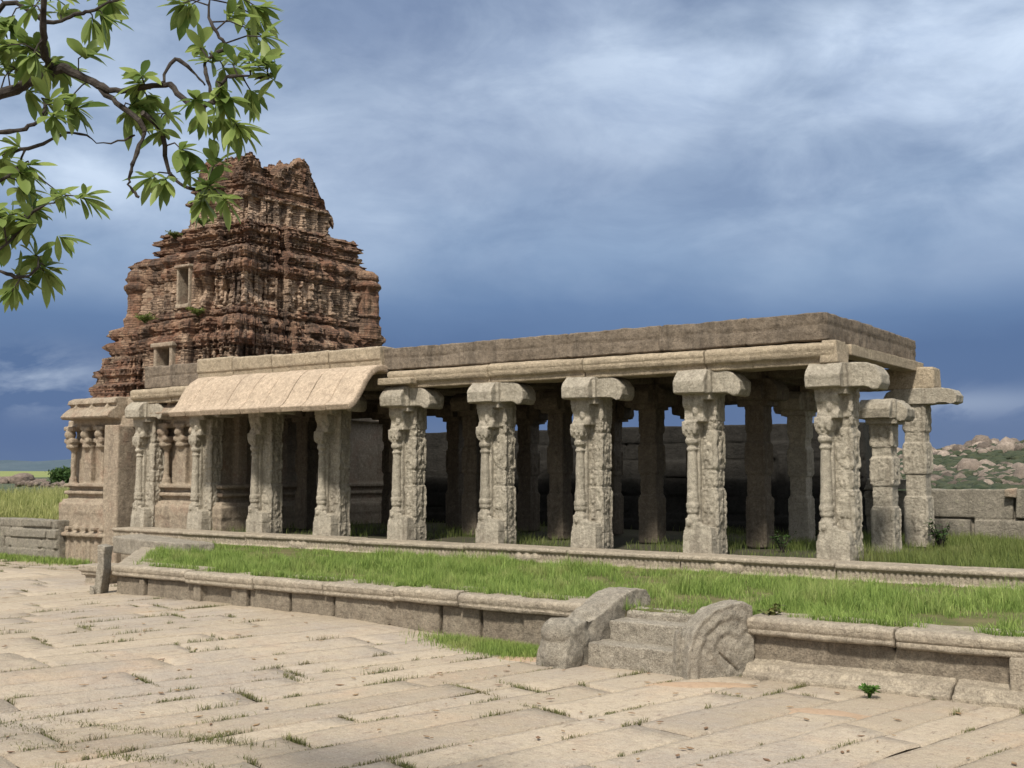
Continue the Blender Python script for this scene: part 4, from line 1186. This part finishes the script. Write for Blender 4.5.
# meadow
n = 90000
x = g.uniform(-62, -25, n); y = 16.0+50*g.uniform(0, 1, n)**1.8
k = x < -25-(y-16)*.3; x, y = x[k], y[k]
d = fbm(np.stack([x*.3, y*.3, 0*x], 1), 4, 15)
P = np.stack([x, y, np.full(len(x), .68)], 1)
o = blade_obj('grass', P, np.clip(.26+.6*d, .06, .8)*g.uniform(.4, 1.4, len(x)), g.uniform(.012, .026, len(x)), M['meadow_grass'], 6, .6); kind(o, 'stuff'); o['label'] = 'tall meadow grass behind the low wall'
# foot of left wall
n = 9000
x = g.uniform(-38, -23, n); y = 15.6-np.abs(g.normal(0, .28, n))
P = np.stack([x, y, gz(x, y)-.02], 1)
o = blade_obj('grass', P, g.uniform(.04, .2, n), g.uniform(.01, .018, n), M['grass'], 7, .6); kind(o, 'stuff'); o['label'] = 'strip of grass at the foot of the left wall'
# bright patch at the foot of the terrace, left of the steps
n = 9000
x = -7.45+g.normal(0, .42, n); y = 10.36-np.abs(g.normal(0, .20, n))
k = (x < -6.58) & (x > -9); x, y = x[k], y[k]
P = np.stack([x, y, gz(x, y)-.01], 1)
o = blade_obj('grass', P, g.uniform(.04, .14, len(x)), g.uniform(.004, .009, len(x)), M['grass'], 8, .5); kind(o, 'stuff'); o['label'] = 'patch of bright grass on the paving left of the guard stone'

# small weeds in the joints of the paving
def joint_weeds():
    a = R(-13); ca, sa = cos(a), sin(a)
    r = np.random.default_rng(17); PP = []; HH = []
    for (x, y, dd) in JO:
        if x > 1 or y < 3.2 or x < -30 or (y > 10.4 and x > -14.9) or y > 15: continue
        near = float(fbm(np.array([[x*.45, y*.45, 0]]), 3, 41)[0])
        if r.random() > .85+1.1*near: continue
        L = r.uniform(.02, .24)*(1.5 if near > .12 else 1); m = int(10+L*330)
        along = r.normal(0, L*.5, m); across = r.normal(0, .013, m)
        if dd == 0: dx, dy = -sa, ca
        else: dx, dy = ca, sa
        px = x+along*dx-across*dy; py = y+along*dy+across*dx
        PP.append(np.stack([px, py, gz(px, py)-.012], 1)); HH.append(r.uniform(.012, .045, m)*r.uniform(.5, 1.9))
    for (cx, cy, rad, m, h) in ((-7.0, 4.9, .5, 900, .05), (-6.2, 4.7, .35, 700, .07), (-7.6, 5.4, .4, 600, .05), (-6.7, 5.6, .25, 300, .10), (-5.6, 4.5, .3, 260, .05), (-8.4, 4.9, .4, 500, .04), (-5.5, 5.0, .15, 200, .07)):
        px = r.normal(cx, rad, m); py = cy+.25*(px-cx)+r.normal(0, .05, m)
        PP.append(np.stack([px, py, gz(px, py)-.012], 1)); HH.append(r.uniform(.2, 1, m)*h)
    P = np.concatenate(PP); H = np.concatenate(HH)
    o = blade_obj('weeds', P, H, r.uniform(.003, .007, len(P)), M['dryweed'], 9, 1.0); kind(o, 'stuff'); o['label'] = 'small weeds growing in the joints of the paving'
joint_weeds()
# twigs and dry leaves lying about
r6 = random.Random(9); sh = Sh()
for k in range(260):
    x = r6.uniform(-16, -1); y = r6.uniform(3.6, 10.2); z = float(gz(x, y))+.012; a = r6.uniform(0, 6.28); l = r6.uniform(.012, .045)
    sh.prism([(-l, 0), (0, -l*.4), (l, 0), (0, l*.45)], 'z', 0, .004)
    sh.bm.verts.ensure_lookup_table()
    for v in list(sh.bm.verts)[-8:]:
        q = Matrix.Rotation(a, 3, 'Z') @ (Matrix.Rotation(r6.uniform(-.1, .1), 3, 'X') @ v.co); v.co = q+Vector((x, y, z))
def dry_mat():
    t = NT('dry_leaf'); t.l(t.mix(t.ramp(t.noise(9, 2), .4, .6), (.16, .09, .05), (.28, .19, .10)), t.b.inputs['Base Color']); return t.m
o = link('fallen_leaves', sh.mesh('fallen_leaves'), dry_mat()); kind(o, 'stuff'); o['label'] = 'dry leaves scattered on the paving'

# leafy plants
def leafy(name, x, y, z, h, n, lsz, mat, label, cat, seed, spread=.5, rot=0):
    """several stems with real leaves"""
    r = random.Random(seed); root = thing(name, label, cat, (x, y, z))
    st = Sh(); V = []; F = []; T = []
    for k in range(n):
        a = r.uniform(0, 6.28); tip = Vector((cos(a)*spread*h*r.uniform(.2, 1), sin(a)*spread*h*r.uniform(.2, 1), h*r.uniform(.55, 1)))
        mid = tip*.5+Vector((0, 0, h*.12)); st.tube([(0, 0, -.02), mid, tip], .010*h*2, .004*h*2, 5)
        for j in range(9):
            t = r.uniform(.25, 1.05); p = (mid*2*t if t < .5 else mid+(tip-mid)*(t-.5)*2)
            d = Vector((r.gauss(0, 1), r.gauss(0, 1), r.uniform(-.2, .9))).normalized(); s = d.cross(Vector((r.gauss(0, .4), r.gauss(0, .4), 1))).normalized()
            l = lsz*r.uniform(.6, 1.2); w = l*.24
            b = len(V); V += [p, p+d*l*.5+s*w, p+d*l-Vector((0, 0, l*.15)), p+d*l*.5-s*w]; F.append((b, b+1, b+2, b+3)); T += [r.random()]*4
    link('stems', st.mesh('stems'), M['bark'] if mat is M['bush'] else mat, root)
    me = np_mesh('leaves', np.array([v[:] for v in V]), np.array(F)); at = me.attributes.new('tint', 'FLOAT', 'POINT'); at.data.foreach_set('value', np.array(T, np.float32))
    link('leaves', me, mat, root); return root
leafy('weed_plant', -3.28, 9.98, .02, .09, 34, .05, M['weed'], 'small green leafy weed growing against the foot of the right terrace wall', 'plant', 1, .9)
leafy('weed_plant', -14.75, 16.8, .68, .55, 12, .09, M['bush'], 'dark leafy weed bush growing inside the hall, right of the eave', 'plant', 2, .8)
leafy('weed_plant', -7.0, 17.2, .68, .34, 14, .07, M['bush'], 'sparse weed clump inside the hall, just left of the corner pillar', 'plant', 3, .9)
leafy('weed_plant', -10.6, 17.0, .68, .32, 12, .07, M['bush'], 'low weed clump between two middle pillars of the hall', 'plant', 4, .9)
leafy('weed_plant', -5.15, 19.5, .66, .5, 22, .08, M['bush'], 'dark weed growing against the foot of the free standing rear pillar', 'plant', 5, .5)
leafy('weed_plant', -4.50, 10.72, .5, .16, 16, .06, M['dryweed'], 'dry weed clump behind the scroll carved guard stone', 'plant', 6, .9)
leafy('ledge_plant', -22.9, 16.72, 5.56, .20, 40, .09, M['grass2'], 'green tuft growing on the ledge left of the upper tower doorway', 'plant', 7, 1.6)
leafy('ledge_plant', -21.4, 17.1, 5.66, .16, 34, .08, M['grass2'], 'green tuft growing on the ledge right below the upper tower doorway', 'plant', 8, 1.8)
leafy('ledge_plant', -22.1, 17.75, 8.02, .18, 36, .08, M['weed'], 'small green tuft on the tower ledge near the overhanging leaves', 'plant', 9, 1.6)
leafy('ledge_plant', -23.2, 17.75, 7.85, .15, 30, .08, M['grass2'], 'pale green tuft on the upper left shoulder of the tower', 'plant', 10, 1.6)
# round bush beyond the meadow, left
def bush(name, x, y, z, rx, rz, n, label, seed):
    r = np.random.default_rng(seed); root = thing(name, label, 'bush', (x, y, z))
    sh = Sh(); 
    for k in range(5): sh.tube([(0, 0, 0), (r.uniform(-.3, .3)*rx, r.uniform(-.3, .3)*rx, rz*.6), (r.uniform(-.6, .6)*rx, r.uniform(-.6, .6)*rx, rz*1.2)], .08*rz, .02*rz, 6)
    link('stems', sh.mesh('stems'), M['bark'], root)
    c = r.normal(0, 1, (26, 3)); c /= np.linalg.norm(c, axis=1)[:, None]; c *= r.uniform(.3, .85, (26, 1)); c *= np.array([rx, rx, rz]); c[:, 2] += rz
    p = c[r.integers(0, 26, n)]+r.normal(0, .2, (n, 3))*np.array([rx, rx, rz*.8])
    d = r.normal(0, 1, (n, 3)); d /= np.linalg.norm(d, axis=1)[:, None]; s = np.cross(d, r.normal(0, 1, (n, 3))); s /= np.linalg.norm(s, axis=1)[:, None]
    l = rx*.10
    V = np.stack([p, p+d*l+s*l*.5, p+d*2*l, p+d*l-s*l*.5], 1).reshape(-1, 3)
    me = np_mesh('leaves', V, np.arange(n*4).reshape(-1, 4)); at = me.attributes.new('tint', 'FLOAT', 'POINT'); at.data.foreach_set('value', np.repeat(r.random(n), 4).astype(np.float32))
    link('leaves', me, M['bush'], root)
bush('bush', -82, 53, .6, 1.5, .75, 5000, 'dark round bush beyond the meadow, beside the rock outcrop at the far left', 4)

# ------------------------------------------------------------------ foreground tree, its trunk left of the frame
BR = [
 (0.038,0.020,[(-6.056, 2.43, 3.496), (-5.338, 2.562, 3.629), (-4.797, 2.695, 3.708), (-4.645, 2.739, 3.741), (-4.472, 2.796, 3.79)]),
 (0.019,0.010,[(-4.472, 2.796, 3.79), (-4.33, 2.843, 3.719), (-4.217, 2.868, 3.658), (-4.109, 2.944, 3.667), (-3.961, 2.989, 3.667)]),
 (0.014,0.006,[(-4.33, 2.843, 3.719), (-4.211, 2.876, 3.623), (-4.074, 2.923, 3.503), (-4.066, 2.934, 3.447), (-4.065, 2.887, 3.304), (-4.083, 2.883, 3.219), (-4.05, 2.911, 3.167)]),
 (0.011,0.006,[(-4.062, 2.929, 3.542), (-4.047, 3.007, 3.484), (-4.06, 3.075, 3.314), (-4.002, 3.123, 3.248), (-3.934, 3.172, 3.235)]),
 (0.018,0.008,[(-4.516, 2.764, 3.799), (-4.444, 2.689, 3.833), (-4.352, 2.625, 3.902), (-4.241, 2.565, 4.072), (-4.185, 2.587, 4.26)]),
 (0.016,0.006,[(-5.11, 2.576, 3.899), (-4.76, 2.683, 4.112), (-4.604, 2.802, 4.035), (-4.503, 2.871, 4.067), (-4.428, 2.923, 4.089), (-4.295, 3.011, 4.162)]),
 (0.014,0.006,[(-3.961, 2.989, 3.667), (-3.848, 3.019, 3.556), (-3.774, 3.07, 3.573), (-3.7, 3.055, 3.637), (-3.643, 3.093, 3.671), (-3.503, 3.134, 3.641)]),
 (0.01,0.005,[(-3.774, 3.07, 3.573), (-3.787, 3.052, 3.667), (-3.83, 3.074, 3.762), (-3.76, 3.117, 3.831), (-3.792, 3.088, 3.901), (-3.853, 3.097, 3.999), (-3.825, 3.103, 4.138)]),
 (0.01,0.004,[(-4.96, 2.611, 3.363), (-4.715, 2.659, 3.403), (-4.579, 2.753, 3.443), (-4.445, 2.842, 3.505), (-4.292, 2.897, 3.437), (-4.179, 2.974, 3.477)]),
 (0.013,0.006,[(-4.696, 2.421, 3.454), (-4.522, 2.547, 3.441), (-4.452, 2.596, 3.454), (-4.38, 2.643, 3.496), (-4.36, 2.652, 3.56)]),
 (0.01,0.005,[(-4.623, 2.405, 2.871), (-4.396, 2.557, 2.984), (-4.33, 2.595, 3.08), (-4.211, 2.616, 3.106)]),
 (0.011,0.005,[(-4.759, 2.437, 2.813), (-4.501, 2.557, 2.838), (-4.38, 2.586, 2.804), (-4.324, 2.622, 2.846)]),
 (0.01,0.005,[(-4.843, 2.465, 3.179), (-4.662, 2.589, 3.244), (-4.57, 2.648, 3.309), (-4.531, 2.668, 3.397)]),
 (0.009,0.004,[(-3.997, 2.964, 3.663), (-3.98, 3.026, 3.789), (-3.911, 3.081, 3.724), (-3.878, 3.109, 3.68)]),
]
WH = [
 (-3.544, 3.081, 3.732), (-3.497, 3.15, 3.657), (-3.497, 3.095, 3.697), (-3.667, 3.1, 3.735), (-3.832, 3.107, 3.791),
 (-3.64, 3.039, 3.547), (-3.602, 3.063, 3.427), (-3.869, 3.106, 3.53), (-3.847, 3.152, 3.351), (-3.869, 3.14, 3.24),
 (-4.112, 3.095, 3.6), (-4.102, 2.938, 3.691), (-4.149, 2.959, 3.607), (-4.042, 3.003, 3.482), (-4.161, 3.045, 3.296),
 (-4.011, 3.012, 3.257), (-4.424, 2.968, 4.066), (-4.439, 3.017, 4.162), (-4.336, 2.834, 3.845), (-4.525, 2.83, 3.793),
 (-4.552, 2.785, 3.841), (-4.392, 2.604, 3.76), (-4.747, 2.734, 3.83), (-4.361, 2.675, 3.589), (-4.7, 2.675, 4.025),
 (-4.082, 2.57, 3.112), (-4.631, 2.719, 3.244), (-4.41, 2.531, 3.066), (-4.747, 2.702, 3.395), (-4.415, 2.662, 2.918),
 (-4.435, 2.609, 2.813), (-4.396, 2.694, 2.847), (-4.393, 2.551, 2.742), (-4.452, 2.632, 4.018), (-3.719, 3.118, 3.964),
 (-3.715, 3.259, 4.039), (-3.788, 3.247, 4.089), (-3.759, 2.963, 3.558), (-3.942, 3.045, 3.386), (-4.266, 2.641, 3.496),
 (-4.613, 2.7, 3.897), (-4.567, 2.581, 3.849), (-4.585, 2.847, 4.102), (-4.472, 2.659, 3.318), (-4.595, 2.5, 3.411),
 (-4.952, 2.656, 3.889), (-4.875, 2.599, 3.669), (-4.534, 2.481, 3.009), (-4.91, 2.602, 4.098), (-3.993, 3.109, 4.069),
 (-3.883, 3.081, 3.852), (-4.363, 2.77, 3.624), (-4.18, 2.947, 3.561), (-4.542, 2.598, 2.987), (-4.414, 2.588, 3.056),
 (-3.923, 3.074, 3.301), (-3.814, 3.153, 3.523), (-4.127, 3.01, 3.635), (-4.866, 2.566, 3.202), (-5.118, 2.572, 4.091),
 (-4.742, 2.382, 2.889),
]

def tree():
    r = random.Random(8)
    root = thing('tree', 'broadleaf tree whose leafy dark branches hang into the upper left', 'tree', (-9.6, 1.1, 0))
    L0 = Vector(root.location)
    sh = Sh()
    fork = Vector((-8.9, 1.7, 3.0))
    sh.tube([L0+Vector((0, 0, -.1)), L0+Vector((.03, .02, .5)), L0+Vector((.12, .15, 1.4)), L0+Vector((.25, .3, 2.3)), fork, Vector((-9.0, 1.9, 4.0)), Vector((-9.3, 2.2, 5.0))], .20, .07, 14)
    me = sh.mesh('trunk'); W('trunk', me, M['bark'], root)
    allp = []
    def smoothp(pts, jit):
        pts = [Vector(p) for p in pts]; out = []
        for i in range(len(pts)-1):
            p0 = pts[max(i-1, 0)]; p1 = pts[i]; p2 = pts[i+1]; p3 = pts[min(i+2, len(pts)-1)]
            for k in range(5):
                t = k/5
                q = .5*((2*p1)+(-p0+p2)*t+(2*p0-5*p1+4*p2-p3)*t*t+(-p0+3*p1-3*p2+p3)*t**3)
                out.append(q+Vector((r.gauss(0, jit), r.gauss(0, jit), r.gauss(0, jit))))
        out.append(pts[-1]); return out
    for bi, (r0, r1, pts) in enumerate(BR):
        pts = [Vector(p) for p in pts]
        # branches that start left of the frame run back to the trunk
        if bi in (0, 5, 8, 9, 10, 11, 12) and pts[0].x < -3.0:
            f2 = fork+Vector((0, 0, {0: 0, 5: .5, 8: -.2, 9: .3, 10: -.5, 11: -.6, 12: .1}[bi]))
            f2 = Vector((f2.x, f2.y, f2.z)); pts = [f2, (f2+pts[0])/2+Vector((0, 0, .1))]+pts
        sp = smoothp(pts, .003); allp += sp
        sh = Sh(); sh.tube(sp, r0, r1, 8); me = sh.mesh('branch'); displace(me, .006, 16, 3, bi)
        W('branch', me, M['bark'], root)
    V = []; F = []; T = []
    more = [tuple(p[i]+r.gauss(0, .075) for i in range(3)) for p in WH for _ in range(1) if r.random() < .5]
    left = [tuple(p[i]+r.gauss(0, .11) for i in range(3)) for p in WH for _ in range(1) if p[0] < -4.5]
    for wi, p in enumerate(list(WH)+more+left):
        p = Vector(p); q = min(allp, key=lambda a: (a-p).length)
        ax = (p-q); 
        if ax.length > .02 and wi < 95:
            mid = (p+q)/2+Vector((r.gauss(0, .01), r.gauss(0, .01), .02)); tw = Sh(); tw.tube([q, mid, p], .004, .0028, 5); W('twig', tw.mesh('twig'), M['bark'], root)
        ax = (ax.normalized() if ax.length > .03 else Vector((r.gauss(0, 1), r.gauss(0, 1), .3)).normalized())
        ax = (ax+Vector((0, 0, .1))).normalized()
        m = r.randint(9, 13); ph = r.uniform(0, 6.28)
        u = ax.cross(Vector((.2, .3, .9))).normalized(); v = ax.cross(u)
        for j in range(m):
            a = ph+j*2.4; op = r.uniform(.45, 1.25)
            d = (ax*cos(op)+(u*cos(a)+v*sin(a))*sin(op)); d = (d+Vector((0, 0, -.30))).normalized()
            l = r.uniform(.065, .145); w = l*r.uniform(.18, .25)
            base = p-ax*r.uniform(0, .035)
            s = d.cross(Vector((r.gauss(0, .35), r.gauss(0, .35), 1))).normalized(); nrm = s.cross(d)
            droop = r.uniform(.05, .5); tint = min(1, max(0, r.gauss(.45, .3)))
            b0 = len(V); K = 6
            for k in range(K+1):
                t = k/K; c = base+d*l*t+Vector((0, 0, -1))*l*droop*t*t*.7
                ww = w*(0.10 if k == 0 else max(0, (t**.75)*(1-t**2.6))*1.55)
                fold = nrm*ww*.28
                V += [c-s*ww+fold, c, c+s*ww+fold]; T += [tint, tint*.8, tint]
            for k in range(K):
                i = b0+k*3; F += [(i, i+1, i+4, i+3), (i+1, i+2, i+5, i+4)]
    me = np_mesh('leaves', np.array([v[:] for v in V]), np.array(F)); smooth_shade(me)
    at = me.attributes.new('tint', 'FLOAT', 'POINT'); at.data.foreach_set('value', np.array(T, np.float32))
    W('leaves', me, M['leaf'], root)
tree()
